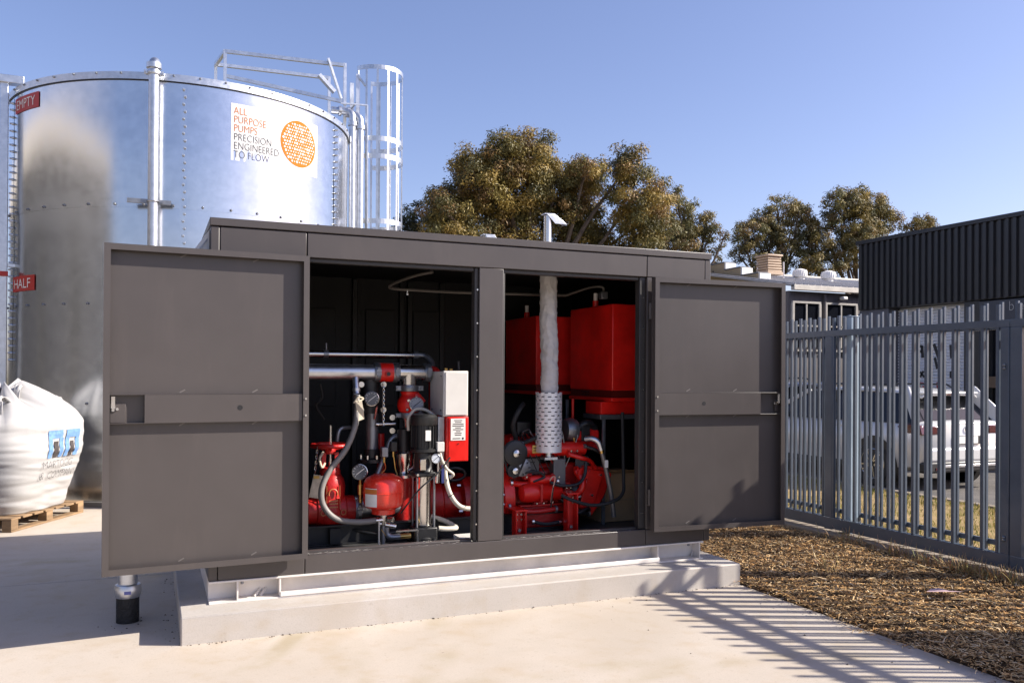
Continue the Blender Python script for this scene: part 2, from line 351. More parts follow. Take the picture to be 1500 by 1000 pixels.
# ================================================================== PUMP ENCLOSURE
FY = 0.245
enc = thing('pump_enclosure', 'dark basalt steel pump cabinet with both doors swung open on concrete plinth', 'cabinet', (0.166, 0.245, 0.163))
def pb(name, x0, x1, y0, y1, z0, z1, m=PAINT, bev=0.004, parent=None): return MB().box(x0, x1, y0, y1, z0, z1).build(name, m, parent or enc, bev)
BY = 2.62
pb('roof', 0.160, 3.905, FY-0.008, BY, 2.516, 2.566)
pb('fascia_panel', 0.222, 0.753, FY, FY+0.04, 2.352, 2.511); pb('fascia_panel', 0.759, 3.312, FY, FY+0.04, 2.352, 2.511); pb('fascia_panel', 3.318, 3.843, FY, FY+0.04, 2.352, 2.511)
pb('corner_post', 0.166, 0.218, FY+.001, FY+0.06, 0.307, 2.513); pb('corner_post', 3.847, 3.899, FY+.001, FY+0.06, 0.307, 2.513)
pb('front_panel', 0.222, 0.753, FY+.002, FY+0.05, 0.427, 2.349); pb('front_panel', 3.318, 3.843, FY+.002, FY+0.05, 0.427, 2.349)
pb('sill_panel', 0.222, 0.753, FY, FY+0.05, 0.307, 0.423); pb('sill_panel', 0.757, 3.314, FY, FY+0.05, 0.307, 0.427); pb('sill_panel', 3.318, 3.843, FY, FY+0.05, 0.307, 0.423)
pb('column', 1.950, 2.134, FY+.001, FY+0.075, 0.430, 2.349)
for x0, x1 in ((0.757, 0.775), (1.921, 1.947), (2.137, 2.152), (3.262, 3.314)):
    j = pb('jamb', x0, x1, FY+0.02, FY+0.085, 0.43, 2.349, mat('shade_dark_jamb', (0.035, 0.032, 0.031), 0.45))  # jambs lie in shade; that darkness is put into their colour
    if x1-x0 > .02:
        for k in range(8):
            z = 0.55+k*0.235
            MB().cyl(((x0+x1)/2+.006, FY+0.021, z), ((x0+x1)/2+.006, FY+0.012, z), 0.006, n=8).build('screw', STEEL, j)
for x0, x1 in ((0.776, 1.920), (2.153, 3.261)):
    pb('head_trim', x0, x1, FY+0.03, FY+0.09, 2.325, 2.351, mat('shade_dark_jamb', (0,0,0)))  # head trim shares the shade-darkened jamb colour
    pb('sill_lip', x0, x1, FY+0.052, FY+0.10, 0.40, 0.44)
# scuffs where the sill paint has worn through
sf = MB()
for i in range(170):
    x = random.choice((random.gauss(.95, .12), random.gauss(2.6, .3), random.uniform(.8, 3.1))); x = min(max(x, .78), 3.2)
    if 1.9 < x < 2.15: continue
    a, b = random.uniform(.003, .016), random.uniform(.002, .006); y = FY+random.uniform(-.002, .045)
    sf.add([(x-a, y, .4285), (x+a, y-.3*b, .4285), (x+a*.6, y+b, .4285), (x-a*.5, y+b*1.2, .4285)], [(0,1,2,3)])
sf.build('scuff', mat('bare_scuffed_metal', (.55, .53, .5), .5, .3), enc)
pb('cabinet_floor', 0.20, 3.86, FY+0.06, BY-.03, 0.33, 0.36, FLOORM)
pb('side_wall', 0.166, 0.20, FY+0.065, BY, 0.307, 2.513); pb('side_wall', 3.865, 3.899, FY+0.065, BY, 0.307, 2.513)
bw = pb('back_wall', 0.205, 3.86, BY-.05, BY, 0.307, 2.513, SHADE_LINER)
MB().box(.202, .215, FY+.1, BY-.06, .37, 2.50).box(3.85, 3.863, FY+.1, BY-.06, .37, 2.50).box(.22, 3.84, FY+.1, BY-.06, 2.49, 2.505).build('shade_lining', SHADE_LINER, enc)
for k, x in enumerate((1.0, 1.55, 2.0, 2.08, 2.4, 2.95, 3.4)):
    pb('wall_rib', x, x+.05, BY-.09, BY-.052, .4, 2.48, mat('shade_lining_rib', (.007, .007, .0075), .5), .006)  # ribs near black too, interior shade in their colour
for x in (1.12, 1.68, 2.14): pb('wall_panel', x, x+.28, BY-.075, BY-.052, 1.3, 2.2, mat('shade_lining_panel', (.009, .009, .0095), .6), .004)  # panels carry the same painted-in interior shade
hood = MB().prism([(-0.10, 2.12), (0.163, 2.12), (0.163, 2.50)], 0.312, 1.9, 'Y').build('vent_hood', WHITE, enc, .003)
MB().prism([(-0.04, 2.17), (-.03, 2.17), (0.150, 2.43), (.150, 2.445)], 0.306, .3115, 'Y').build('hood_seam', DSTEEL, enc)
# skid frame
sk = MB()
sk.box(.170, 3.836, .235, .345, .163, .175).box(.170, 3.836, .235, .345, .293, .305).box(.170, 3.836, .338, .346, .175, .293)
sk.build('skid_beam', SKID, enc, .002)
MB().box(.60, 3.43, .228, .246, .176, .206).build('toe_strip', SKID, enc, .003)
for x in (.335, .595, 3.42, 3.80): pb('stiffener_plate', x, x+.010, .240, .337, .1755, .2925, SKID, .001)
MB().box(.170, .36, .346, BY, .163, .305).box(3.65, 3.836, .346, BY, .163, .305).build('cross_beam', SKID, enc, .003)
for x in (.30, .335, 3.62): MB().bar((x+.15, .30, .178), (x+.19, .336, .215), .008, .02).build('gusset', SKID, enc)
for x in (.30, 3.65): MB().cyl((x+.07, .27, .292), (x+.07, .27, .27), .010, n=8).build('bolt', DSTEEL, enc)
# doors: local frame u along the door from its hinge, v towards the viewer, z up
def door(hx, hy, dx, dy, width, z0, z1, flip, label):
    d = Vector((dx, dy, 0)).normalized(); nrm = Vector((d.y, -d.x, 0))
    if nrm.y > 0: nrm = -nrm
    M = Matrix(((d.x, nrm.x, 0, hx), (d.y, nrm.y, 0, hy), (0, 0, 1, 0), (0, 0, 0, 1)))
    W, D, L = width, 0.055, 0.036
    root = MB(M).box(0, W, -0.004, 0.0, z0, z1).build('door', PAINT, enc, .0015)
    root['label'] = label
    fr = MB(M); fr.box(0, W, .0005, D, z1-.004, z1).box(0, W, .0005, D, z0, z0+.004).box(0, .004, .0005, D, z0+.004, z1-.004).box(W-.004, W, .0005, D, z0+.004, z1-.004)
    fr.box(0, W, D, D+.004, z1-L, z1).box(0, W, D, D+.004, z0, z0+L).box(0, L, D, D+.004, z0+L, z1-L).box(W-L, W, D, D+.004, z0+L, z1-L)
    fr.build('door_frame', PAINT, root, .0012)
    b0, b1 = 1.300, 1.472; pk = W-L-.185
    mr = MB(M); mr.box(L+.002, pk, D-.012, D-.008, b0, b1).box(L+.002, W-L, .0005, D-.008, b1-.004, b1).box(L+.002, W-L, .0005, D-.008, b0, b0+.004).box(pk-.004, pk, .0005, D-.0125, b0+.004, b1-.004)
    mr.build('mid_rail', PAINT, root, .0012)
    lp = MB(M)
    if flip: lp.box(W-L-.085, W-L-.002, .012, .016, b0+.005, b0+.115)
    else: lp.box(W-L-.03, W-L-.002, .012, .016, b0+.02, b0+.115)
    lp.build('latch_plate', PAINT, root, .002)
    hd = MB(M); uc = W-L-.018; zc = b0+.098
    hd.cyl((uc, .016, zc), (uc, .052, zc), .012, n=14).bar((uc, .048, zc-.002), (uc, .050, zc+.062), .020, .008, up=(0, 1, 0))
    for du, dz in ((-.022, -.012), (.026, -.012), (0, -.018)): hd.cyl((uc+du, .016, zc+dz), (uc+du, .03, zc+dz), .008, n=10)
    hd.build('latch', STEEL, root)
    MB(M).cyl((W*.355 if flip else W*.37, D-.0078, 1.388), (W*.355 if flip else W*.37, D-.0070, 1.388), .016, n=18).build('grommet', BLACK, root)
    for z in (1.335, 1.44): MB(M).cyl((.020, D+.004, z), (.020, D+.010, z), .007, n=10).build('screw', STEEL, root)
    sl = MB(M)
    for z in (z1-L-.012, b1+.012, b0-.014, z0+L+.01):
        for u in (W*.26, W*.62): sl.bar((u, .0008, z-.004 if not flip else z+.014), (u+.032, .0008, z+.014 if not flip else z-.004), .007, .001, up=(0, 1, 0))
    sl.build('weld_mark', mat('weld_grey', (.15, .135, .125), .5), root)
    for z in (z0+.25, z1-.25): MB().cyl((hx, hy+.022, z-.06), (hx, hy+.022, z+.06), .012, n=12).build('hinge', PAINT, root)
    return root
door(.752, .195, -1.182, -.075, 1.182, .424, 2.346, True, 'left open cabinet door with deep latch pocket')
door(3.327, .195, 1.162, -.078, 1.162, .424, 2.340, False, 'right open cabinet door half shaded at its free edge')

# ================================================================== MACHINERY IN THE CABINET
def gauge(c, r, nrm, face, parent=None, name='gauge_dial'):
    """round dial gauge facing nrm; returns bezel object"""
    c = Vector(c); q = Vector(nrm).normalized(); M = Matrix.Translation(c) @ q.to_track_quat('Z', 'Y').to_matrix().to_4x4()
    b = MB(M).lathe([(r*.9, -.03), (r, -.028), (r, .004), (r*.93, .006), (r*.9, .001)], n=28).build('gauge_case', STEEL, parent)
    MB(M).lathe([(0, .0022), (r*.9, .002)], n=28).build('gauge_face', face, b)
    MB(M).bar((-r*.45, -r*.35, .004), (r*.55, r*.42, .004), r*.09, .001).build('gauge_needle', INK if face is not DIAL else WHITE, b)
    tk = MB(M)
    for k in range(11):
        a = R(-135+27*k+90); tk.bar((math.cos(a)*r*.68, math.sin(a)*r*.68, .003), (math.cos(a)*r*.84, math.sin(a)*r*.84, .003), r*.05, .001)
    tk.build('gauge_scale', INK if face is not DIAL else LWHITE, b)
    return b
def clamp_ring(c, ax, R_, L, name, parent, m):
    b = MB().lathe([(R_, -L/2), (R_*1.22, -L/2), (R_*1.28, -L*.25), (R_*1.28, L*.25), (R_*1.22, L/2), (R_, L/2)], c, ax, 26).build(name, m, parent)
    c = Vector(c)
    for s in (-1, 1):
        lug = MB()
        if ax == 'X': lug.box(c.x-L*.38, c.x+L*.38, c.y-R_*1.3-.012, c.y-R_*1.0, c.z+s*.012-.009, c.z+s*.012+.009); lug.cyl((c.x+s*L*.1, c.y-R_*1.3, c.z-.035), (c.x+s*L*.1, c.y-R_*1.3, c.z+.035), .007, n=8)
        else: lug.box(c.x+s*R_*1.2, c.x+s*(R_*1.2+.04), c.y-.02, c.y+.02, c.z-L*.4, c.z+L*.4); lug.cyl((c.x+s*(R_*1.2+.025), c.y-.035, c.z), (c.x+s*(R_*1.2+.025), c.y+.03, c.z), .011, n=8)
        lug.build('clamp_lug', m, b)
    return b
# main delivery manifold
man = thing('delivery_manifold', 'large galvanised delivery pipe running across the left bay with red flow switch collar', 'pipe', (1.2, 1.0, 1.5))
MB().cyl((.22, 1.0, 1.612), (1.40, 1.0, 1.612), .058, n=32).build('pipe', GALV, man)
clamp_ring((1.405, 1.0, 1.612), 'X', .058, .05, 'grooved_coupling', man, DSTEEL)
rc = MB().lathe([(.062, -.055), (.072, -.05), (.072, .05), (.062, .055)], (1.475, 1.0, 1.612), 'X', 28).cyl((1.475, .99, 1.60), (1.475, .915, 1.60), .022, n=14).build('red_collar', RED, man)
MB().cyl((1.475, .915, 1.60), (1.475, .905, 1.60), .016, n=6).build('collar_plug', BLACK, rc)
clamp_ring((1.55, 1.0, 1.612), 'X', .058, .05, 'grooved_coupling', man, DSTEEL)
MB().cyl((1.575, 1.0, 1.612), (1.80, 1.0, 1.612), .060, n=30).cyl((1.655, 1.0, 1.60), (1.655, 1.0, 1.50), .062, .056, n=28).build('pipe_tee', STEEL, man)
clamp_ring((1.80, 1.0, 1.612), 'X', .058, .05, 'grooved_coupling', man, DSTEEL)
MB().tube(arc_path([(1.82, 1.0, 1.612), (1.88, 1.06, 1.60), (1.91, 1.12, 1.53), (1.91, 1.12, 1.20)], 16), .055, 22).build('pipe_elbow', DRED, man)
# small test pipe above
tp = thing('test_pipe', 'thin steel test pipe running above the thick delivery pipe', 'pipe', (1.3, 1.15, 1.7))
MB().cyl((.22, 1.15, 1.748), (1.76, 1.15, 1.748), .026, n=18).build('pipe', STEEL, tp)
MB().tube(arc_path([(1.75, 1.15, 1.748), (1.82, 1.13, 1.745), (1.86, 1.08, 1.70), (1.86, 1.04, 1.65)], 12), .024, 14).build('pipe_elbow', DSTEEL, tp)
MB().lathe([(.02, -.02), (.031, -.018), (.031, .018), (.02, .02)], (1.05, 1.15, 1.748), 'X', 18).cyl((1.05, 1.14, 1.76), (1.05, 1.14, 1.83), .006, n=8).build('pipe_socket', DSTEEL, tp)
MB().lathe([(.02, -.02), (.033, -.018), (.033, .018), (.02, .02)], (1.755, 1.15, 1.748), 'X', 18).build('pipe_union', DSTEEL, tp)
# red check valve below the tee with its gauge
cv = thing('check_valve', 'red cast check valve clamped under the galvanised tee with dial gauge', 'valve', (1.655, .98, 1.3))
clamp_ring((1.655, .98, 1.492), 'Z', .056, .045, 'grooved_coupling', cv, DSTEEL)
vb = MB().lathe([(.056, .17), (.066, .165), (.060, .14), (.085, .10), (.092, .06), (.082, .02), (.062, .004), (.058, 0)], (1.655, .98, 1.30), 'Z', 26).build('valve_body', RED, cv)
MB().cyl((1.70, .96, 1.44), (1.755, .93, 1.38), .032, .026, n=16).build('valve_cover', RED, cv)
for dx, dz in ((-.03, .10), (.03, .12), (-.04, .03), (.045, .05)): MB().cyl((1.655+dx, .91, 1.30+dz), (1.655+dx, .885, 1.30+dz), .011, n=6).build('bolt', STEEL, cv)
clamp_ring((1.655, .98, 1.285), 'Z', .056, .04, 'grooved_coupling', cv, DSTEEL)
MB().lathe([(.045, 0), (.045, .09), (.05, .10), (.05, .12)], (1.655, .98, 1.15), 'Z', 22).build('pipe_spool', STEEL, cv)
gauge((1.682, .87, 1.372), .055, (-.15, -1, .12), mat('grey_gauge_dial', (.30, .31, .34), .35), cv)
# black riser with dark gauge
rs = thing('suction_riser', 'dark steel riser pipe with dark dial gauge and small drain cocks', 'pipe', (1.35, 1.05, .95))
MB().cyl((1.385, 1.05, .98), (1.385, 1.05, 1.40), .048, n=24).build('pipe', DSTEEL, rs)
MB().lathe([(.11, 0), (.11, .025), (.06, .035), (.06, .10)], (1.385, 1.05, .93), 'Z', 24).build('flange', BLACK, rs)
MB().cyl((1.37, 1.06, 1.30), (1.37, 1.06, 1.56), .07, n=22).build('valve_body', BLACK, rs)
for dx, dz in ((-.09, 1.33), (.08, 1.33), (-.09, 1.52), (.08, 1.52), (.15, 1.17), (.15, 1.27)): MB().lathe([(.012, .02), (.022, .0), (.022, -.012)], (1.37+dx, .97, dz), 'Y', 12).build('bolt', STEEL, rs)
gauge((1.345, .90, 1.415), .055, (-.1, -1, .05), DIAL, rs)
MB().cyl((1.39, .92, 1.355), (1.39, .98, 1.26), .011, n=10).cyl((1.40, .99, 1.22), (1.55, .99, 1.22), .013, n=10).build('cock_pipe', STEEL, rs)
ch = MB()
for k in range(18): ch.tube([(1.445+.008*math.cos(t)*(k % 2), .94+.008*math.cos(t)*((k+1) % 2), 1.53-k*.018+.013*math.sin(t)) for t in [i*math.pi/4 for i in range(8)]], .003, 5, closed=True)
ch.build('lock_chain', STEEL, rs)
MB().tube(arc_path([(1.62, .97, 1.13), (1.55, .95, 1.13), (1.50, .94, 1.10), (1.47, .94, 1.02), (1.42, .93, .90), (1.38, .92, .80)], 18), .019, 12).build('bypass_pipe', DSTEEL, rs)
# grey terminal box and red controller
tb = thing('terminal_box', 'off white steel terminal box mounted above the red controller', 'box', (1.90, .7, 1.29))
MB().box(1.835, 2.020, .70, 1.02, 1.290, 1.622).build('box_body', WHITE, tb, .005)
MB().box(1.83, 2.025, .672, .698, 1.286, 1.626).build('box_lid', WHITE, tb, .006)
MB().box(1.84, 2.015, .655, .671, 1.296, 1.616).build('lid_panel', WHITE, tb, .004)
for z in (1.33, 1.585): [MB().cyl((1.836, yy, z), (1.829, yy, z), .008, n=8).build('screw', DSTEEL, tb) for yy in (.74, .96)]
for x, h in ((1.89, .025), (1.93, .02)): MB().cyl((x, .8, 1.622), (x, .8, 1.622+h), .014, n=10).build('cable_gland', BRASS, tb)
MB().cyl((1.985, .78, 1.622), (1.982, .78, 1.70), .012, .010, n=12).build('aerial', BLACK, tb)
ctl = thing('pump_controller', 'red steel controller box with white notice under the terminal box', 'controller', (1.95, .7, .95))
MB().box(1.855, 2.025, .66, .86, .952, 1.284).build('box_body', RED, ctl, .006)
cl = MB().box(1.866, 1.998, .648, .659, .956, 1.28).build('box_lid', RED, ctl, .004)
nb = MB().box(1.880, 1.995, .6445, .6475, 1.11, 1.272).build('notice', LWHITE, cl)
pr = MB()
for k, wd in enumerate((.62, .5, .85, .9, .45, .8, .35, .55, .5)): pr.box(1.9375-.05*wd, 1.9375+.05*wd, .6435, .6442, 1.255-k*.0135, 1.2605-k*.0135)
pr.box(1.895, 1.955, .6435, .6442, 1.121, 1.127).cyl((1.975, .6442, 1.124), (1.975, .6435, 1.124), .008, n=12).build('notice_print', INK, cl)
MB().cyl((1.94, .647, 1.085), (1.94, .643, 1.085), .005, n=8).build('screw', STEEL, cl)
pb('mounting_post', 1.798, 1.848, .70, .76, .925, 1.284, GALV, .003, ctl)
pb('junction_box', 1.775, 1.83, .64, .695, 1.03, 1.10, WHITE, .004, ctl)
MB().cyl((1.885, .75, .95), (1.885, .75, .90), .018, n=12).build('cable_gland', WHITE, ctl)
# jockey pump
jp = thing('jockey_pump', 'vertical jockey pump with black motor and stainless stage stack', 'pump', (1.70, .72, .36))
X0, Y0 = 1.695, .72
MB().box(X0-.10, X0+.10, Y0-.09, Y0+.09, .361, .376).build('base_plate', BLACK, jp, .003)
MB().lathe([(.085, 0), (.085, .02), (.075, .03), (.075, .11), (.08, .115)], (X0, Y0, .376), 'Z', 24).build('pump_foot', BLACK, jp)
MB().box(X0-.09, X0+.09, Y0-.075, Y0+.075, .377, .478).build('foot_block', BLACK, jp, .012)
MB().cyl((X0, Y0, .48), (X0, Y0, .845), .058, n=32).build('stage_stack', STAIN, jp)
for a in (40, 140, 220, 320): MB().cyl((X0+.085*math.cos(R(a)), Y0+.085*math.sin(R(a)), .478), (X0+.085*math.cos(R(a)), Y0+.085*math.sin(R(a)), .86), .009, n=10).build('tie_rod', DSTEEL, jp)
MB().box(X0-.088, X0+.088, Y0-.075, Y0+.075, .846, .885).build('head_block', BLACK, jp, .01)
MB().lathe([(.085, .885), (.075, .90), (.07, .98), (.07, 1.02), (.10, 1.03), (.10, 1.05)], (X0, Y0, 0), 'Z', 24).build('motor_stool', BLACK, jp)
MB().box(X0-.055, X0-.01, Y0-.10, Y0-.06, .90, .98).build('coupling_guard', STAIN, jp, .003)
mo = MB().cyl((X0, Y0, 1.05), (X0, Y0, 1.225), .085, n=28)
for k in range(18):
    a = 2*math.pi*k/18; mo.bar((X0+.08*math.cos(a), Y0+.08*math.sin(a), 1.06), (X0+.08*math.cos(a), Y0+.08*math.sin(a), 1.22), .006, .03, up=(math.cos(a), math.sin(a), 0))
mo.build('motor_body', BLACK, jp)
MB().lathe([(.098, 1.226), (.102, 1.235), (.102, 1.285), (.085, 1.302), (0, 1.306)], (X0, Y0, 0), 'Z', 28).build('fan_cowl', BLACK, jp)
MB().box(X0-.02, X0+.02, Y0-.112, Y0-.10, 1.115, 1.19).build('rating_plate', LWHITE, jp)
for dx in (-.065, .065): MB().cyl((X0+dx, Y0-.072, .376), (X0+dx, Y0-.072, .40), .012, n=6).build('bolt', STEEL, jp)
for dx in (-.07, .07): MB().cyl((X0+dx, Y0-.077, .866), (X0+dx, Y0-.09, .866), .010, n=6).build('bolt', STEEL, jp)
gauge((1.752, .60, .985), .036, (-.1, -1, .05), WDIAL, jp)
# grey conduit loop over the motor
tag(MB().tube(arc_path([(1.60, .80, 1.18), (1.60, .80, 1.27), (1.65, .80, 1.335), (1.72, .79, 1.335), (1.775, .76, 1.30), (1.80, .74, 1.27)], 26), .012, 12).build('conduit_loop', CREAM), 'pale flexible conduit looping over the black pump motor', 'conduit')
# discharge non-return column left of the jockey pump
nr = thing('discharge_column', 'cast steel discharge column standing behind the jockey pump', 'pipe', (1.60, .92, .85))
MB().lathe([(.10, .82), (.10, .84), (.05, .85), (.045, .86), (.05, .89), (.062, .92), (.066, 1.0), (.05, 1.02), (.05, 1.16)], (1.605, .93, 0), 'Z', 26).build('valve_body', STEEL, nr)
MB().cyl((1.605, .93, 1.02), (1.605, .93, 1.18), .054, n=24).build('rubber_joint', BLACK, nr)
MB().tube(arc_path([(1.62, .90, .87), (1.66, .87, .90), (1.66, .84, .95), (1.665, .84, .98)], 10), .007, 8).build('copper_line', STEEL, nr)
MB().cyl((1.605, .93, .36), (1.605, .93, .82), .065, n=22).build('red_stem', DRED, nr)
# pressure vessel
pt = thing('pressure_vessel', 'small glossy red pressure vessel with a white label', 'tank', (1.388, .66, .36))
PX, PY = 1.372, .64
MB().lathe([(.03, .885), (.08, .878), (.125, .855), (.143, .82), (.146, .758)], (PX, PY, 0), 'Z', 40).build('upper_shell', TRED, pt)
MB().lathe([(.146, .754), (.143, .69), (.130, .655), (.10, .638), (.083, .634)], (PX, PY, 0), 'Z', 40).build('lower_shell', TRED, pt)
MB().lathe([(.1455, .7585), (.149, .757), (.149, .755), (.1455, .7535)], (PX, PY, 0), 'Z', 40).build('weld_seam', TRED, pt)
MB().lathe([(.084, .634), (.084, .602), (.078, .598)], (PX, PY, 0), 'Z', 36).build('foot_ring', TRED, pt)
lb = MB(); n = 10
for k in range(n+1):
    a = R(196+k*4.2)
    for z in (.665, .795): lb.v.append(Vector((PX+.1475*math.cos(a), PY+.1475*math.sin(a), z)))
lb.f = [(2*k, 2*k+2, 2*k+3, 2*k+1) for k in range(n)]; lb.build('label', LWHITE, pt)
lb = MB()
for k in range(n+1):
    a = R(196+k*4.2)
    for z in (.755, .79): lb.v.append(Vector((PX+.1485*math.cos(a), PY+.1485*math.sin(a), z)))
lb.f = [(2*k, 2*k+2, 2*k+3, 2*k+1) for k in range(n)]; lb.build('label_band', mat('orange_band', (.55, .16, .03), .5), pt)
MB().cyl((PX, PY, .60), (PX, PY, .52), .03, .022, n=14).cyl((PX-.03, PY, .53), (PX+.09, PY, .50), .018, n=12).cyl((PX+.03, PY-.02, .56), (PX+.06, PY-.05, .56), .02, n=10).build('valve_manifold', STEEL, pt)
MB().tube(arc_path([(PX+.02, PY, .50), (PX+.03, PY, .45), (PX+.06, PY-.01, .43), (PX+.12, PY-.01, .43)], 12), .022, 12).build('elbow', DSTEEL, pt)
MB().cyl((PX+.12, PY-.01, .43), (PX+.20, PY-.01, .43), .018, n=12).build('brass_nipple', BRASS, pt)
MB().box(PX+.07, PY*0+PX+.24, PY-.05, PY-.045, .395, .475).build('bracket_plate', DSTEEL, pt) if False else None
MB().bar((PX+.08, PY-.05, .475), (PX+.24, PY-.05, .475), .012, .012).bar((PX+.24, PY-.05, .475), (PX+.24, PY-.05, .40), .012, .012).build('bracket', STEEL, pt)
MB().cyl((PX-.045, PY-.06, .56), (PX-.045, PY-.06, .36), .006, n=8).build('drain_rod', CREAM, pt)
MB().bar((PX-.03, PY-.07, .50), (PX+.0, PY-.08, .455), .02, .003).build('brass_tag', BRASS, pt)
MB().cyl((PX, PY, .365), (PX, PY, .52), .016, n=10).build('support_stem', DSTEEL, pt)
# gauge on a stem left of the vessel
sg = thing('stem_gauge', 'dark faced dial gauge standing on a brass stem beside the red vessel', 'gauge', (1.24, .82, .6))
MB().cyl((1.245, .82, .66), (1.245, .82, .83), .012, n=10).cyl((1.245, .82, .72), (1.245, .82, .79), .018, n=8).build('stem', BRASS, sg)
gauge((1.236, .80, .885), .058, (-.35, -1, .05), DIAL, sg)
# gate valve with handwheel
gv = thing('gate_valve', 'red gate valve with handwheel and raised casting marks', 'valve', (1.03, .95, .4))
GX, GY = 1.05, .95
wh = MB().tube([(GX+.132*math.cos(t), GY+.132*math.sin(t), 1.073) for t in [i*math.pi/18 for i in range(36)]], .016, 10, closed=True)
for a in (20, 140, 260): wh.tube([(GX+.13*math.cos(R(a)), GY+.13*math.sin(R(a)), 1.07), (GX+.07*math.cos(R(a)), GY+.07*math.sin(R(a)), 1.045), (GX, GY, 1.05)], .011, 8)
wh.lathe([(.035, 1.01), (.04, 1.03), (.03, 1.06), (.02, 1.065)], (GX, GY, 0), 'Z', 16); wh.build('handwheel', DRED, gv)
MB().cyl((GX, GY, .90), (GX, GY, 1.22), .011, n=12).build('spindle', STEEL, gv)
for s in (-1, 1): MB().bar((GX+s*.055, GY, .86), (GX+s*.045, GY, 1.02), .02, .03).build('yoke_arm', DRED, gv)
MB().lathe([(.06, .91), (.075, .89), (.075, .86), (.10, .83), (.11, .78), (.105, .70), (.115, .64), (.125, .60), (.12, .55), (.10, .51)], (GX, GY, 0), 'Z', 26).build('valve_body', DRED, gv)
MB().lathe([(.075, -.19), (.10, -.17), (.10, -.11), (.11, -.10), (.11, .10), (.10, .11), (.10, .17), (.075, .19)], (GX, GY, .60), 'X', 26).build('valve_barrel', DRED, gv)
mk = MB(); MARK = mat('orange_casting_mark', (.50, .16, .06), .45)  # raised marks in a lighter orange than the valve body
mk.tube([(GX+.035*math.cos(t)*.9, GY-.1185, .73+.035*math.sin(t)) for t in [R(200-i*18) for i in range(13)]], .005, 6)
for z in (.68, .66, .635): mk.bar((GX-.03, GY-.122, z), (GX+.035, GY-.122, z), .004, .010)
mk.bar((GX-.045, GY-.117, .60), (GX-.045, GY-.112, .79), .003, .006); mk.bar((GX+.05, GY-.117, .62), (GX+.05, GY-.11, .79), .003, .006)
for x in (-.07, .075): mk.tube([(GX+x+.018*math.cos(t), GY-.121, .595+.018*math.sin(t)) for t in [i*math.pi/8 for i in range(16)]], .004, 6, closed=True)
mk.build('casting_mark', MARK, gv)
clamp_ring((GX-.20, GY, .60), 'X', .075, .05, 'grooved_coupling', gv, DSTEEL); clamp_ring((GX+.20, GY, .60), 'X', .075, .05, 'grooved_coupling', gv, DSTEEL)
MB().cyl((.22, GY, .60), (GX-.20, GY, .60), .073, n=26).cyl((GX+.20, GY, .60), (1.62, GY, .60), .073, n=26).build('pipe', GALV, gv)
MB().cyl((GX+.38, GY-.06, .60), (GX+.38, GY-.095, .60), .03, n=16).build('plug', DSTEEL, gv)
tch = MB()
for k in range(9): tch.tube([(GX-.115-.002*k+.006*math.cos(t)*(k % 2), GY-.115+.006*math.cos(t)*((k+1) % 2), 1.06-k*.020+.013*math.sin(t)) for t in [i*math.pi/4 for i in range(8)]], .003, 5, closed=True)
tch.build('lock_chain', STEEL, gv)
tgp = MB(Matrix.Translation((GX-.125, GY-.14, .80)) @ Euler((0, R(12), 0)).to_matrix().to_4x4()).box(-.035, .035, -.002, .002, -.09, .075).build('valve_tag', TAGM, gv, .001)
MB().box(GX-.125-.02, GX-.125+.02, GY-.150, GY-.146, .85, .87).build('tag_eyelet', BRASS, tgp)
MB().tube(arc_path([(GX-.06, GY-.05, 1.03), (GX-.09, GY-.07, .98), (GX-.075, GY-.08, .92), (GX-.05, GY-.06, .95)], 14), .009, 8).build('rope_tie', TAGM, gv)
# dark base rails carrying the pump set
bf = thing('pump_base_frame', 'black steel channel frame lying under the pump set', 'frame', (1.2, .95, .36))
MB().box(.3, 2.9, .85, .87, .361, .50).box(.3, 2.9, .82, .87, .49, .505).box(.3, 2.9, .82, .87, .361, .372).build('channel', BLACK, bf, .003)
MB().box(.3, 2.9, 1.75, 1.80, .361, .50).build('channel', BLACK, bf, .003)
MB().box(1.02, 1.10, .79, .819, .375, .486).build('cleat', BLACK, bf, .003)
# big hose
bh = thing('suction_hose', 'grey braided hose sweeping down beside the handwheel valve', 'hose', (1.2, .66, .5))
MB().tube(arc_path([(1.215, .82, 1.44), (1.210, .78, 1.36), (1.185, .74, 1.22), (1.11, .70, 1.06), (1.0, .67, .93), (.935, .65, .80), (.945, .64, .68), (1.03, .63, .585), (1.17, .63, .553), (1.33, .63, .555)], 72), .021, 14).build('hose_tube', HOSE, bh)
MB().cyl((1.218, .88, 1.57), (1.216, .83, 1.45), .024, n=14).lathe([(.02, -.012), (.03, -.012), (.03, .012), (.02, .012)], (1.217, .845, 1.485), 'Z', 14).build('hose_tail', GALV, bh)
MB().tube([(1.216+.026*math.cos(t), .815+.026*math.sin(t), 1.44) for t in [i*math.pi/8 for i in range(16)]], .005, 6, closed=True).build('hose_clip', STEEL, bh)
MB().cyl((1.31, .63, .555), (1.37, .64, .555), .024, n=14).build('hose_tail', STEEL, bh)
wt = thing('warning_tag', 'crumpled cream paper tag tied to the top of the grey hose', 'tag', (1.21, .77, 1.33))
MB().add([(1.185,.745,1.405),(1.235,.745,1.41),(1.245,.735,1.34),(1.255,.745,1.275),(1.21,.735,1.26),(1.20,.75,1.34)], [(0,1,2,5),(5,2,3,4)]).build('tag_card', TAGM, wt)
MB().tube(arc_path([(1.18, .76, 1.39), (1.21, .745, 1.43), (1.25, .76, 1.42), (1.21, .745, 1.40)], 12), .006, 6).build('tag_string', TAGM, wt)
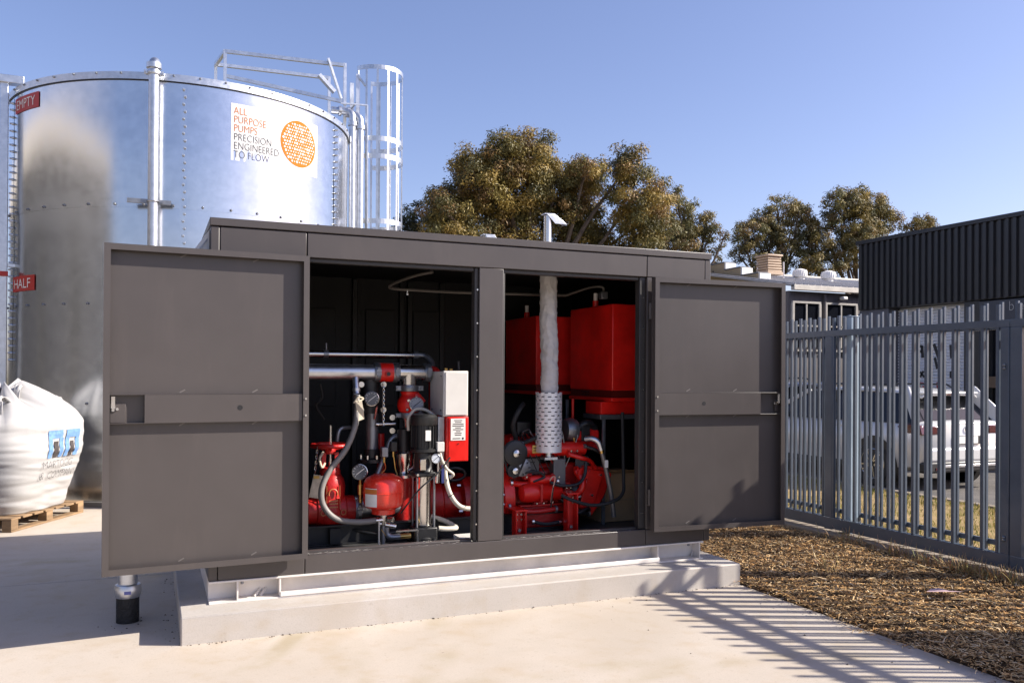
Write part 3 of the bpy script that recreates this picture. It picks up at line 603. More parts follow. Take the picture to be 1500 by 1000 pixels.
# pale hoses at the right of the left bay
for nm, pts, r_, lb_ in (('drain_hose', [(1.86, .72, .95), (1.86, .70, .84), (1.88, .66, .72), (1.94, .64, .63), (2.02, .64, .60), (2.12, .66, .605)], .018, 'cream drain hose curving away to the centre column'),
                         ('sensor_hose', [(1.80, .66, 1.03), (1.815, .64, .96), (1.85, .63, .90), (1.90, .64, .86), (1.88, .66, .83)], .010, 'thin cream sensor hose looping under the junction box'),
                         ('bypass_hose', [(1.80, .68, .46), (1.86, .68, .452), (1.93, .69, .45), (1.945, .72, .455), (1.90, .80, .485), (1.80, .86, .52)], .019, 'cream bypass hose folded on the cabinet floor')):
    h_ = tag(MB().tube(arc_path(pts, 36), r_, 12).build(nm, CREAM), lb_, 'hose')
    if nm == 'drain_hose':
        for p in ((1.885, .655, .705), (1.98, .64, .61)): MB().tube([(p[0]+.020*math.cos(t), p[1]+.020*math.sin(t)*.9, p[2]+.012*math.cos(t)) for t in [i*math.pi/6 for i in range(12)]], .003, 5, closed=True).build('cable_tie', BLACK, h_)
lv = thing('ball_valve', 'small steel ball valve with blue lever beside the jockey pump', 'valve', (1.79, .64, .88))
MB().cyl((1.79, .66, .98), (1.79, .66, .86), .014, n=12).cyl((1.785, .66, .87), (1.78, .66, .80), .018, n=12).cyl((1.78, .66, .96), (1.84, .66, .95), .012, n=10).build('valve_body', STEEL, lv)
MB().bar((1.815, .63, .93), (1.815, .63, .80), .02, .005).build('lever', mat('blue_plastic', (.03, .04, .16), .4), lv)
cb = tag(MB().tube(arc_path([(1.86, .60, .99), (1.76, .57, .885), (1.62, .55, .78), (1.52, .56, .66), (1.49, .60, .60)], 30), .006, 8).build('power_cable', BLACK), 'thin black cable crossing in front of the stainless stack', 'cable')
sh = thing('floor_bracket', 'pale folded steel bracket lying on the cabinet floor beside the column', 'bracket', (1.98, .55, .36))
MB().box(1.88, 2.03, .42, .56, .424, .430).box(1.88, 2.03, .414, .4195, .395, .430).box(1.88, 2.03, .561, .567, .361, .430).build('bracket_sheet', WHITE, sh, .001)
fp = tag(MB().add([(1.40,.36,.3625),(1.62,.36,.3625),(1.52,.70,.3625),(1.38,.70,.3625)], [(0,1,2,3)]).build('rubber_mat', RUBBER), 'dark rubber offcut on the cabinet floor before the jockey pump', 'mat')
# red pump casing behind
pc = thing('fire_pump', 'large red horizontal pump casing behind the cream hose', 'pump', (2.0, 1.3, .36))
MB().lathe([(.15, -.20), (.18, -.18), (.18, .26), (.155, .28), (.155, .42), (.23, .43), (.23, .47), (.20, .48), (.20, .7)], (1.72, 1.28, .56), 'X', 32).build('pump_casing', DRED, pc)
MB().box(1.6, 2.5, 1.1, 1.46, .361, .42).build('pump_foot', DRED, pc, .01)
MB().lathe([(.13, .36), (.13, .46), (.16, .50), (.16, .6)], (1.45, 1.25, 0), 'Z', 24).build('suction_bowl', DRED, pc)
MB().tube([(2.08+.09*math.cos(t), 1.13, .80+.05*math.sin(t)) for t in [i*math.pi/8 for i in range(16)]], .012, 8, closed=True).build('lifting_eye', BLACK, pc)
for k in range(6):
    a = R(k*60+15); MB().cyl((2.13, 1.28+.205*math.cos(a), .56+.205*math.sin(a)), (2.10, 1.28+.205*math.cos(a), .56+.205*math.sin(a)), .014, n=6).build('bolt', STEEL, pc)

# ------------------------------------------------------------------ engine bay
en = thing('diesel_engine', 'red diesel engine with black pulley on angled mounting feet', 'engine', (2.8, 1.0, .36))
MB().box(2.45, 3.22, .95, 1.45, .50, .88).build('engine_block', DRED, en, .03, 3)
MB().box(2.50, 3.18, 1.02, 1.38, .88, 1.0).build('cylinder_head', BLACK, en, .01)
MB().box(2.52, 3.16, 1.05, 1.34, 1.0, 1.10).build('rocker_cover', DRED, en, .03, 3)
MB().cyl((2.50, .90, 1.00), (3.12, .90, 1.00), .058, n=26).build('coolant_manifold', RED, en)
npl = MB().box(2.63, 2.71, .838, .845, .975, 1.04).build('name_plate', BRASS, en, .002)
MB().box(2.64, 2.70, .835, .8375, 1.015, 1.022).box(2.64, 2.68, .835, .8375, .995, 1.0).build('plate_print', INK, npl)
for x in (2.60, 3.05): 
    sp = MB().box(x, x+.12, .90, .915, .80, .93).build('heat_shield', mat('dull_grey_sheet', (.16, .16, .165), .5, .6), en, .003)
    for z in (.83, .895): MB().box(x+.04, x+.08, .896, .8995, z, z+.008).build('slot', BLACK, sp)
MB().box(2.82, 2.93, .84, .93, .70, .925).build('exhaust_elbow', mat('dull_grey_sheet', (0,0,0)), en, .008)
pu = MB().lathe([(.03, -.03), (.085, -.03), (.098, -.025), (.098, .02), (.085, .025), (.06, .01), (.02, .012), (.02, -.03)], (2.46, .80, .985), 'Y', 30).build('pulley', BLACK, en)
MB().lathe([(.03, 0), (.03, -.02), (.012, -.03)], (2.46, .77, .985), 'Y', 10).build('hub_nut', STEEL, pu)
pu = MB().lathe([(.02, -.02), (.055, -.02), (.055, .02), (.02, .02)], (2.45, .80, .85), 'Y', 24).build('pulley', BLACK, en)
MB().lathe([(.025, 0), (.025, -.03), (.01, -.035)], (2.45, .78, .85), 'Y', 8).build('hub_nut', STEEL, pu)
fl = MB().lathe([(.20, -.04), (.235, -.035), (.235, .05), (.18, .08)], (2.44, 1.08, .61), 'X', 32).build('flywheel_housing', RED, en)
for k in range(7):
    a = R(120+k*20); MB().cyl((2.41, 1.08+.215*math.cos(a+.5), .61+.215*math.sin(a+.5)), (2.385, 1.08+.215*math.cos(a+.5), .61+.215*math.sin(a+.5)), .013, n=6).build('bolt', STEEL, fl)
st = MB().lathe([(.03, -.15), (.065, -.14), (.075, -.10), (.075, .02), (.068, .03), (.068, .18), (.055, .20)], (2.67, .82, .665), 'X', 28).build('starter_motor', RED, en)
MB().lathe([(.03, -.10), (.036, -.09), (.036, .12), (.02, .13)], (2.70, .83, .765), 'X', 20).build('starter_solenoid', RED, st)
MB().box(2.66, 2.68, .735, .75, .60, .74).build('starter_strap', DRED, st, .003)
MB().box(2.54, 2.98, .84, 1.0, .38, .56).build('sump', DRED, en, .02)
MB().box(2.52, 3.0, .82, .90, .555, .57).build('sump_flange', DRED, en, .004)
for k in range(7): MB().box(2.66+k*.045, 2.69+k*.045, .86, .93, .575, .63).build('cooling_fin', DRED, en, .002)
bg_ = MB().prism([(3.10, .86), (3.30, .84), (3.37, .78), (3.30, .60), (3.18, .44), (3.02, .50), (3.05, .62)], .86, .95, 'Y').build('timing_case', RED, en, .012)
MB().prism([(3.14, .83), (3.285, .81), (3.17, .50), (3.05, .52)], .835, .859, 'Y').build('belt_guard', RED, bg_, .006)
MB().cyl((3.07, .86, .80), (3.07, .80, .80), .05, n=20).build('drive_boss', RED, bg_)
MB().box(3.02, 3.30, .93, 1.2, .98, 1.03).build('engine_shelf', DRED, en, .005)
ar = MB().lathe([(.08, -.13), (.09, -.12), (.09, .10), (.06, .13)], (3.16, 1.0, 1.10), 'X', 26).build('air_filter', RED, en)
MB().tube(arc_path([(3.06, .95, 1.18), (3.02, .90, 1.16), (3.02, .88, 1.08), (3.04, .90, 1.03)], 14), .008, 8).build('breather_line', BRASS, ar)
MB().box(3.10, 3.18, .895, .905, 1.05, 1.18).build('filter_housing', BLACK, ar, .03)
for x0, z1 in ((2.415, .55), (2.86, .66)):
    ft = MB().box(x0, x0+.012, .66, .74, .361, z1).box(x0+.08, x0+.092, .66, .74, .361, z1).box(x0+.0125, x0+.0795, .715, .727, .361, z1).box(x0-.01, x0+.10, .65, .95, z1, z1+.012).build('mounting_foot', RED, en, .003)
    for z in (.40,): MB().cyl((x0+.046, .714, z), (x0+.046, .69, z), .014, n=6).build('bolt', STEEL, ft)
    for dz in (.03, .07): 
        for dx in (.025, .065): MB().cyl((x0+dx, .714, z1-dz), (x0+dx, .700, z1-dz), .009, n=6).build('bolt', STEEL, ft)
MB().tube(arc_path([(2.50, .84, .80), (2.56, .80, .83), (2.66, .80, .83), (2.72, .80, .79), (2.62, .80, .755)], 22), .011, 8).build('wiring_loom', BLACK, en)
tag(MB().tube(arc_path([(2.75, .76, .75), (2.85, .74, .72), (2.99, .74, .73), (3.06, .76, .80), (3.08, .78, .90)], 26), .014, 9).build('wiring_harness', BLACK), 'black wiring harness curving over the engine flank', 'cable')
tag(MB().tube(arc_path([(2.80, .66, .66), (2.88, .62, .62), (3.05, .60, .575), (3.22, .58, .60), (3.32, .60, .66), (3.36, .66, .80), (3.37, .70, 1.3)], 40), .014, 9).build('battery_cable', RUBBER), 'thick black battery cable sagging across the right bay', 'cable')
rw = tag(MB().tube(arc_path([(2.72, .70, .77), (2.735, .69, .80), (2.76, .69, .80), (2.755, .69, .76), (2.74, .69, .70), (2.73, .70, .60)], 20), .005, 7).build('tag_wire', mat('copper_pink_wire', (.55, .32, .25), .4)), 'short pale looped wire hanging beside the starter motor', 'wire')
MB().tube(arc_path([(2.745, .688, .72), (2.738, .69, .66), (2.73, .70, .56)], 8), .006, 7).build('sleeve', BLACK, rw)

# small fittings that crowd the bays
for k, (x, y, z, hh) in enumerate(((1.47, 1.12, .52, .62), (1.80, 1.18, .80, .55), (1.98, 1.20, .85, .60))):
    vp = tag(MB().cyl((x, y, z), (x, y, z+hh), .03+.008*(k % 2), n=16).lathe([(.03, 0), (.055, .0), (.055, .03), (.03, .03)], (x, y, z+hh*.45), 'Z', 16).build('riser_pipe', (DRED, DSTEEL, DRED)[k]),
             ('dark red riser between the red vessel and black motor', 'dull steel riser behind the black motor', 'dark red riser behind the red controller')[k], 'pipe')
ps = thing('pressure_switch', 'pair of small grey pressure switches with thin copper lines above the red vessel', 'switch', (1.46, .95, 1.0))
for k, (x, z) in enumerate(((1.44, .98), (1.51, 1.02))):
    MB().box(x-.025, x+.025, .86, .91, z, z+.075).build('switch_case', (DSTEEL, BLACK)[k], ps, .005)
    MB().cyl((x, .885, z), (x, .885, z-.04), .012, n=8).build('switch_nut', BRASS, ps)
    MB().tube(arc_path([(x, .885, z-.03), (x+.01, .89, z-.09), (x-.03+.05*k, .90, z-.14), (x+.05, .92, z-.2)], 12), .005, 6).build('copper_line', BRASS, ps)
for k, (pts, r_, lb_) in enumerate((([(1.20, .86, .46), (1.30, .80, .44), (1.42, .78, .43), (1.58, .80, .44)], .012, 'thin black drain tube along the floor under the red vessel'),
        ([(1.00, 1.1, 1.52), (1.02, 1.12, 1.42), (.98, 1.15, 1.36), (1.05, 1.2, 1.25)], .008, 'thin dark sensor cable hanging below the thick delivery pipe'),
        ([(1.30, 1.2, 1.18), (1.22, 1.15, 1.19), (1.15, 1.12, 1.17), (1.13, 1.12, 1.05)], .016, 'short dark bent pipe behind the grey hose'))):
    tag(MB().tube(arc_path(pts, 20), r_, 8).build('small_tube', (BLACK, RUBBER, DSTEEL)[k]), lb_, 'tube')
for k in range(6):
    a = R(k*60); MB().lathe([(.012, .0), (.012, -.018)], (GX+.19, GY+.088*math.cos(a), .60+.088*math.sin(a)), 'X', 6).build('bolt', STEEL, gv)
for k in range(8):
    a = R(k*45+10); MB().cyl((1.385+.09*math.cos(a), 1.05+.09*math.sin(a), .955), (1.385+.09*math.cos(a), 1.05+.09*math.sin(a), .985), .010, n=6).build('bolt', STEEL, rs)
# engine ancillaries
of = MB().lathe([(.02, 0), (.05, .005), (.052, .02), (.052, .13), (.045, .14)], (3.02, .86, .56), 'Z', 22).build('oil_filter', BLACK, en)
MB().lathe([(.054, .05), (.054, .09)], (3.02, .86, .56), 'Z', 22).build('filter_band', LWHITE, of)
al = MB().lathe([(.03, -.07), (.07, -.06), (.075, 0), (.07, .06), (.03, .07)], (2.53, .86, .87), 'Y', 22).build('alternator', DSTEEL, en)
for k in range(8): MB().bar((2.53+.045*math.cos(k*.785), .788, .87+.045*math.sin(k*.785)), (2.53+.062*math.cos(k*.785), .788, .87+.062*math.sin(k*.785)), .008, .004, up=(0, 1, 0)).build('cooling_slot', BLACK, al)
MB().tube([(2.46+.099*math.cos(t), .79, .985+.099*math.sin(t)) for t in [R(-20+i*10) for i in range(22)]]+[(2.395, .79, .85), (2.45, .79, .795), (2.505, .79, .85), (2.553, .79, .955)], .008, 6, closed=True).build('drive_belt', RUBBER, en)
for k in range(4):
    x = 2.60+k*.13
    MB().cyl((x, 1.0, 1.06), (x, .96, 1.14), .016, n=10).build('injector', STEEL, en)
    MB().tube(arc_path([(x, .96, 1.14), (x+.03, .90, 1.16), (x+.06, .87, 1.10), (2.95, .90, .84)], 14), .0045, 6).build('injector_line', DSTEEL, en)
    MB().box(x-.035, x+.035, .905, .948, .60, .66).build('core_plug_cover', DRED, en, .008)
tbx = MB().lathe([(.03, -.06), (.085, -.05), (.10, 0), (.085, .05), (.05, .06)], (3.02, .95, 1.15), 'X', 24).build('turbocharger', DSTEEL, en)
MB().tube(arc_path([(3.08, .95, 1.15), (3.16, .93, 1.20), (3.24, .95, 1.16), (3.26, 1.0, 1.05)], 16), .035, 14).build('charge_pipe', BLACK, en)
MB().tube(arc_path([(2.55, .98, 1.08), (2.50, .93, 1.20), (2.55, .92, 1.32), (2.62, 1.0, 1.36)], 18), .020, 10).build('coolant_hose', RUBBER, en)
MB().tube(arc_path([(2.90, .80, .50), (3.0, .77, .49), (3.10, .79, .52), (3.16, .86, .50)], 14), .015, 9).build('oil_drain', BLACK, en)
for x, z in ((2.58, .92), (2.74, .93), (2.98, .94), (3.13, .93), (3.06, .70), (3.24, .78), (3.16, .62), (2.80, .58), (2.94, .58)): MB().cyl((x, .905 if z > .9 else .835, z), (x, .88 if z > .9 else .815, z), .010, n=6).build('bolt', STEEL, en)
MB().box(2.56, 2.68, .985, 1.03, 1.10, 1.22).build('control_module', BLACK, en, .008)
for k in range(5): MB().tube(arc_path([(2.58+k*.02, .98, 1.12), (2.56+k*.03, .90, 1.07), (2.62+k*.05, .86, .96), (2.70+k*.06, .87, .80)], 14), .005, 6).build('loom_wire', (BLACK, RUBBER, BLACK, DRED, BLACK)[k], en)
# pipes, clamps and hoses packed round the block
for k, (pts, r_, m_) in enumerate((([(2.47, .90, .74), (2.56, .86, .73), (2.70, .85, .735), (2.86, .87, .74)], .024, RED), ([(2.44, .86, .56), (2.52, .80, .53), (2.66, .79, .52), (2.82, .80, .53)], .020, DRED),
        ([(2.98, .86, .62), (3.04, .80, .66), (3.06, .80, .74), (3.03, .85, .82)], .028, RED), ([(2.86, .84, .62), (2.93, .80, .56), (3.03, .80, .50), (3.14, .84, .47)], .018, BLACK),
        ([(2.55, .87, 1.05), (2.66, .83, 1.10), (2.78, .84, 1.12), (2.90, .88, 1.09)], .016, RUBBER), ([(2.95, .84, .96), (3.05, .80, .93), (3.14, .82, .90), (3.20, .86, .84)], .018, RED),
        ([(2.62, .80, .44), (2.72, .77, .42), (2.84, .77, .43)], .014, RUBBER), ([(3.10, .84, 1.02), (3.18, .80, .99), (3.26, .82, .94), (3.28, .86, .86)], .014, BLACK))):
    h_ = MB().tube(arc_path(pts, 18), r_, 12).build('engine_pipe', m_, en)
    for e in (0, -1):
        p = Vector(pts[e]); MB().lathe([(r_*.9, -.009), (r_*1.45, -.009), (r_*1.45, .009), (r_*.9, .009)], p, 'X', 14).build('hose_clamp', (STEEL, DSTEEL, RED)[k % 3], h_)
for x, z, w_, h_ in ((2.60, .79, .07, .05), (2.84, .78, .08, .06), (2.95, .69, .06, .08), (2.70, .575, .10, .03), (3.00, .985, .09, .05)):
    q_ = MB().box(x-w_/2, x+w_/2, .845, .90, z-h_/2, z+h_/2).build('mounting_lug', DRED, en, .008)
    for dx in (-.3, .3): MB().cyl((x+dx*w_, .846, z), (x+dx*w_, .828, z), .008, n=6).build('bolt', STEEL, q_)
MB().lathe([(.03, -.16), (.05, -.15), (.05, .15), (.03, .16)], (2.80, .96, .80), 'X', 22).build('heat_exchanger', DRED, en)
for k in range(5): MB().tube([(2.66+k*.07+.012*math.cos(t), .90+.0*t, 1.0+.060*math.sin(t)) for t in [i*math.pi/8 for i in range(9)]], .004, 5).build('pipe_strap', STEEL, en)
# exhaust
ex = thing('engine_exhaust', 'vertical engine exhaust wrapped in pale lagging cloth above a slotted silver guard', 'exhaust', (2.78, .82, .92))
EX, EY = 2.765, .82
lagm = MB(); NS, NZ = 44, 170; lagm.sm = True
for k in range(NZ+1):
    t = k/NZ; z = 1.46+t*1.03; cx = EX+.005*math.sin(t*7)-.010*t
    for j in range(NS):
        a = 2*math.pi*j/NS
        u_, v_ = math.cos(a), math.sin(a)
        rid = 1-abs(noise.noise((u_*1.6+z*3, v_*1.6-z*2, z*11+a*.0)))*2.6; rid2 = 1-abs(noise.noise((u_*3-z*7, v_*3+z*4, z*26)))*2.6
        r_ = .064+.004*noise.noise((u_, v_, z*4))+.006*max(0, rid)+.0035*max(0, rid2)-.006*max(0, math.sin(t*19+a*.6))**8
        lagm.v.append(Vector((cx+r_*u_, EY+r_*v_, z)))
lagm.f = [(k*NS+j, k*NS+(j+1) % NS, (k+1)*NS+(j+1) % NS, (k+1)*NS+j) for k in range(NZ) for j in range(NS)]
lagm.build('lagging_sleeve', LAG, ex)
# slotted guard: real slots between rows of staggered strips
gd = MB(); gd.sm = False; RG = .104; z0g, z1g = .985, 1.462; rows = 16; nsl = 13
rowh = (z1g-z0g)/rows
for k in range(rows):
    za, zb = z0g+k*rowh, z0g+(k+1)*rowh; s0 = zb-.0085
    N = 72
    for j in range(N):
        a0, a1 = 2*math.pi*j/N, 2*math.pi*(j+1)/N
        ph = (j+(3 if k % 2 else 0)) % 6
        top = s0 if ph in (0, 1, 2) and 0 < k else zb
        gd.add([(EX+RG*math.cos(a0), EY+RG*math.sin(a0), za), (EX+RG*math.cos(a1), EY+RG*math.sin(a1), za), (EX+RG*math.cos(a1), EY+RG*math.sin(a1), top), (EX+RG*math.cos(a0), EY+RG*math.sin(a0), top)], [(0,1,2,3)])
gdo = gd.build('slotted_guard', mat('silver_guard', (.80, .80, .82), .40, .35, .06, 8), ex, smooth=False)
sm_ = gdo.modifiers.new('thick', 'SOLIDIFY'); sm_.thickness = .002
MB().cyl((EX, EY, .93), (EX, EY, 1.0), .03, n=16).box(EX-.055, EX+.055, EY-.05, EY+.05, .926, .945).build('guard_base', GALV, ex)
MB().cyl((EX, EY, 1.0), (EX, EY, 1.46), .06, n=18).build('inner_pipe', DSTEEL, ex)
stk = MB().cyl((EX-.02, EY, 2.56), (EX-.02, EY, 2.87), .030, n=20).build('roof_stack', STEEL, ex)
flp = MB(Matrix.Translation((EX-.02, EY, 2.885))).box(-.040, .045, -.035, .035, -.008, .0)
flp.prism([(.045, -.0), (.155, -.075), (.150, -.082), (.045, -.012)], -.035, .035, 'Y').prism([(-.03, -.001), (.045, -.001), (.15, -.078), (.05, -.078)], -.037, -.0355, 'Y')
flp.build('rain_flap', GALV, stk, .001)
# second flap on the roof
rv = thing('roof_vent_cap', 'small galvanised flap cap just showing over the cabinet roof', 'vent', (2.4, 1.35, 2.566))
MB().cyl((2.43, 1.35, 2.56), (2.43, 1.35, 2.765), .035, n=18).build('vent_pipe', STEEL, rv)
MB(Matrix.Translation((2.43, 1.35, 2.775))).box(-.045, .05, -.04, .04, -.008, .0).prism([(.05, 0), (.10, -.06), (.095, -.067), (.05, -.012)], -.04, .04, 'Y').prism([(-.03, -.001), (.05, -.001), (.095, -.064), (.0, -.064)], -.042, -.0405, 'Y').build('rain_flap', GALV, rv, .001)
# red overhead tanks on a tray
def fuel(name, label, x0, x1, y0, y1, z0, z1, capx, capy):
    t = thing(name, label, 'fuel tank', ((x0+x1)/2, (y0+y1)/2, z0), 'red overhead fuel tanks')
    MB().box(x0, x1, y0, y1, z0+.09, z1).build('tank_shell', RED, t, .008)
    MB().box(x0+.006, x1-.006, y0+.006, y1-.006, z0+.03, z0+.089).build('recess_band', mat('dark_red_recess', (.10, .006, .004), .4), t)
    MB().box(x0-.008, x1, y0-.008, y1+.008, z0, z0+.03).build('tray_lip', RED, t, .004)
    for k in range(3):
        for q in range(2): MB().box(x0-.002, x0+.0055, y0+.42+k*.05, y0+.45+k*.05, z0+.045+q*.022, z0+.053+q*.022).build('slot', BLACK, t)
    c = MB().cyl((capx, capy, z1), (capx, capy, z1+.05), .026, n=16).build('filler_neck', RED, t)
    MB().cyl((capx, capy, z1+.05), (capx, capy, z1+.115), .018, n=12).build('sight_cap', LWHITE, c)
    return t
fuel('fuel_tank', 'bright red overhead tank nearest the right opening', 3.33, 3.82, .80, 1.57, 1.385, 2.19, 3.36, 1.15)
fuel('fuel_tank', 'shaded red overhead tank behind the wrapped exhaust', 3.07, 3.45, 1.75, 2.48, 1.42, 2.14, 3.11, 2.05)
lr = thing('battery_tray', 'small red tray hung below the nearer overhead tank on steel angle', 'tray', (3.5, .9, 1.2))
MB().box(3.27, 3.80, .88, 1.15, 1.275, 1.38).build('tray_body', RED, lr, .004)
MB().box(3.255, 3.82, .86, 1.17, 1.235, 1.272).build('angle_frame', DSTEEL, lr, .002)
for x, y in ((3.285, .87), (3.80, .87), (3.285, 1.55)): MB().box(x, x+.025, y, y+.025, .361, 1.38 if y > 1 else 1.234).build('tray_leg', DSTEEL, lr, .002)
MB().cyl((3.12, 1.10, 1.40), (3.12, 1.10, 1.12), .012, n=10).build('fuel_line', RED, lr)
fh = thing('fuel_hose', 'braided silver hose dropping from a steel elbow behind the right opening', 'hose', (3.2, .68, .45))
MB().tube(arc_path([(3.06, .75, 1.085), (3.10, .70, 1.09), (3.14, .68, 1.06), (3.165, .68, 1.0)], 14), .024, 14).build('hose_elbow', GALV, fh)
MB().cyl((3.16, .68, 1.02), (3.172, .68, .975), .020, n=10).build('hose_ferrule', BRASS, fh)
MB().tube(arc_path([(3.17, .68, .98), (3.20, .68, .88), (3.235, .68, .74), (3.265, .68, .60), (3.285, .68, .46)], 24), [.016]*2+[.019]*23, 14).build('hose_tube', mat('braided_sleeve', (.20, .19, .185), .45, .5, .2, 60), fh)
MB().box(3.185, 3.215, .655, .66, .86, .92).build('hose_label', LWHITE, fh)
bx = thing('cardboard_carton', 'brown cardboard carton standing behind the silver fuel hose', 'carton', (3.5, 1.1, .36))
MB().box(3.32, 3.72, .96, 1.34, .362, .77).build('carton_body', CARD, bx, .008)
MB().box(3.322, 3.718, .955, .9585, .54, .555).build('carton_tape', mat('parcel_tape', (.42, .29, .16), .4), bx)
MB().add([(3.32,.96,.772),(3.72,.96,.772),(3.73,.90,.80),(3.33,.90,.81)], [(0,1,2,3)]).build('carton_flap', CARD, bx)
# overhead conduits
oc = thing('ceiling_conduit', 'thin bent conduit with a sensor under the cabinet ceiling', 'conduit', (1.7, .9, 2.25))
MB().tube(arc_path([(1.72, .60, 2.345), (1.62, .72, 2.325), (1.53, .88, 2.29), (1.49, .96, 2.262), (1.54, 1.0, 2.25), (1.70, 1.0, 2.247), (2.1, 1.0, 2.245), (3.0, 1.0, 2.26)], 50), .011, 8).build('conduit_tube', mat('dull_conduit', (.14, .125, .11), .45, .4), oc)
MB().lathe([(.013, 0), (.013, .015), (.008, .02), (.008, .04)], (1.64, 1.0, 2.205), 'Z', 10).build('sensor', STEEL, oc)
MB().box(3.30, 3.36, .93, .99, 2.24, 2.30).build('junction_box', DSTEEL, oc, .005)
MB().tube(arc_path([(3.0, 1.0, 2.26), (3.2, .98, 2.33), (3.32, .96, 2.34), (3.33, .96, 2.29)], 14), .010, 8).build('conduit_tube', mat('dull_conduit', (0,0,0)), oc)
# riser under the left door
rp = thing('ground_riser', 'galvanised pipe rising from the concrete with black wrapped foot and coupling', 'pipe', (-.298, .65, 0))
RX, RY = -.298, .66
MB().cyl((RX, RY, .18), (RX, RY, .9), .058, n=28).build('pipe', GALV, rp)
MB().lathe([(.058, -.045), (.075, -.04), (.082, -.02), (.082, .02), (.075, .04), (.058, .045)], (RX, RY, .20), 'Z', 28).build('coupling', GALV, rp)
MB().lathe([(.069, 0), (.069, .156)], (RX, RY, 0), 'Z', 26).build('wrapped_foot', mat('bitumen_wrap', (.012, .012, .012), .6, 0, .4, 30, .6, 60, .1), rp)
MB().box(RX-.02, RX+.02, RY-.085, RY-.075, .19, .21).build('coupling_bolt', mat('blue_zinc', (.10, .12, .35), .3, .8), rp)

# ================================================================== WATER TANK
TC, TR, TH = Vector((.312, 7.925, 0)), 2.267, 5.11
def tp_(deg, z, off=0.0):
    a = R(deg); return Vector((TC.x+(TR+off)*math.sin(a), TC.y-(TR+off)*math.cos(a), z))
tank = thing('water_tank', 'tall round galvanised steel water tank with bolted seams', 'water tank', TC)
TKM = mat('tank_galvanised', (.60, .62, .645), .20, 1.0, .07, 7, .035, 1.3, .05)
nb_ = TKM.node_tree
CIR = 160
def ring(z0, z1, off, name, steps=8):
    b = MB(); b.sm = True
    for k in range(steps+1):
        z = z0+(z1-z0)*k/steps
        for j in range(CIR):
            a = 360*j/CIR
            dent = .007*noise.noise((math.sin(R(a))*2.2, math.cos(R(a))*2.2, z*1.1))
            b.v.append(tp_(a, z, off+(dent if 0 < k < steps else 0)))
    b.f = [(k*CIR+j, k*CIR+(j+1) % CIR, (k+1)*CIR+(j+1) % CIR, (k+1)*CIR+j) for k in range(steps) for j in range(CIR)]
    return b.build(name, TKM, tank, ang=60)
for i, (z0, z1) in enumerate(((0.06, 1.20), (1.192, 2.39), (2.382, 3.575), (3.567, TH))): ring(z0, z1, .003*(i % 2), 'shell_course')
MB().lathe([(TR+.02, TH-.02), (TR+.02, TH+.065), (TR-.05, TH+.066), (TR-.05, TH-.02)], TC, 'Z', CIR).build('rim', GALV, tank)
MB().lathe([(TR+.012, TH-.034), (TR+.012, TH-.022), (TR, TH-.022)], TC, 'Z', CIR).build('painted_rim_shade', BLACK, tank)  # black ring painted as the shade line under the rim
MB().lathe([(TR-.05, TH+.05), (1.2, TH+.42), (.05, TH+.70)], TC, 'Z', 48).build('roof', GALV, tank)
MB().lathe([(TR+.05, 0), (TR+.05, .06), (TR-.05, .06)], TC, 'Z', CIR).build('base_ring', mat('dark_base_ring', (.16, .15, .14), .7), tank)
# bolts
bh_ = MB().lathe([(.017, 0), (.017, .014), (.012, .02), (.012, .045)], (0, 0, 0), 'Z', 8).build('seam_bolt', GALV, tank)
bolt_me = bh_.data; bpy.data.objects.remove(bh_)
def place_bolt(deg, z, nm='seam_bolt', s=1.0, m_off=.003):
    o = bpy.data.objects.new(nm, bolt_me); col.objects.link(o); o.parent = tank; o.matrix_parent_inverse = Matrix.Translation(-tank.location)
    o.location = tp_(deg, z, m_off); n_ = Vector((math.sin(R(deg)), -math.cos(R(deg)), 0)); o.rotation_euler = n_.to_track_quat('Z', 'Y').to_euler(); o.scale = (s, s, s)
for deg in (-3.6, 55.5, -69.0):
    st_ = MB(); 
    for k in range(2): st_.v += [tp_(deg-1.0, .1+k*4.96, .0065), tp_(deg+1.0, .1+k*4.96, .0065)]
    st_.f = [(0, 1, 3, 2)]; st_.build('seam_strip', TKM, tank)
    z = 1.75
    while z < 5.05: place_bolt(deg+(.35 if int(z*10) % 2 else -.05), z); z += .088
BLK = MB().lathe([(.016, 0), (.016, .012), (.010, .02)], (0, 0, 0), 'Z', 8).build('sheet_bolt', DSTEEL, tank); b2 = BLK.data; bpy.data.objects.remove(BLK); bolt_me = b2
for zc in (3.571, 2.386, 1.196):
    for k in range(-9, 9): 
        if abs(k*8.4+2+3.6) > 2: place_bolt(k*8.4+2, zc+.03, 'sheet_bolt', 1.0, .004)
for k in range(-10, 10): place_bolt(k*7.5+1, TH+.045, 'rim_bolt', .8, .02)
# curved signs
def curved(name, d0, d1, z0, z1, off, m, parent, n=18):
    b = MB(); b.sm = True
    for k in range(n+1):
        d = d0+(d1-d0)*k/n; b.v += [tp_(d, z0, off), tp_(d, z1, off)]
    b.f = [(2*k, 2*k+2, 2*k+3, 2*k+1) for k in range(n)]
    return b.build(name, m, parent, smooth=True)
VINYL = mat('white_vinyl', (.60, .60, .60), .7, 0, .03, 4, spec=.1)
ORANGE = mat('orange_print', (.54, .15, .018), .7, 0, .03, 4, spec=.1); GREYP = mat('grey_print', (.07, .075, .085), .7, 0, .03, 4, spec=.1)
sgn = curved('banner_sign', 10.2, 43.2, 4.225, 4.93, .006, VINYL, None, 40)
tag(sgn, 'white curved banner with orange and grey lettering and orange dotted disc', 'sign')
DEGM = 180/(math.pi*TR)
def onsign(x0, z0): return lambda x, y: tp_(x0+x*.80*DEGM, z0+y, .010)
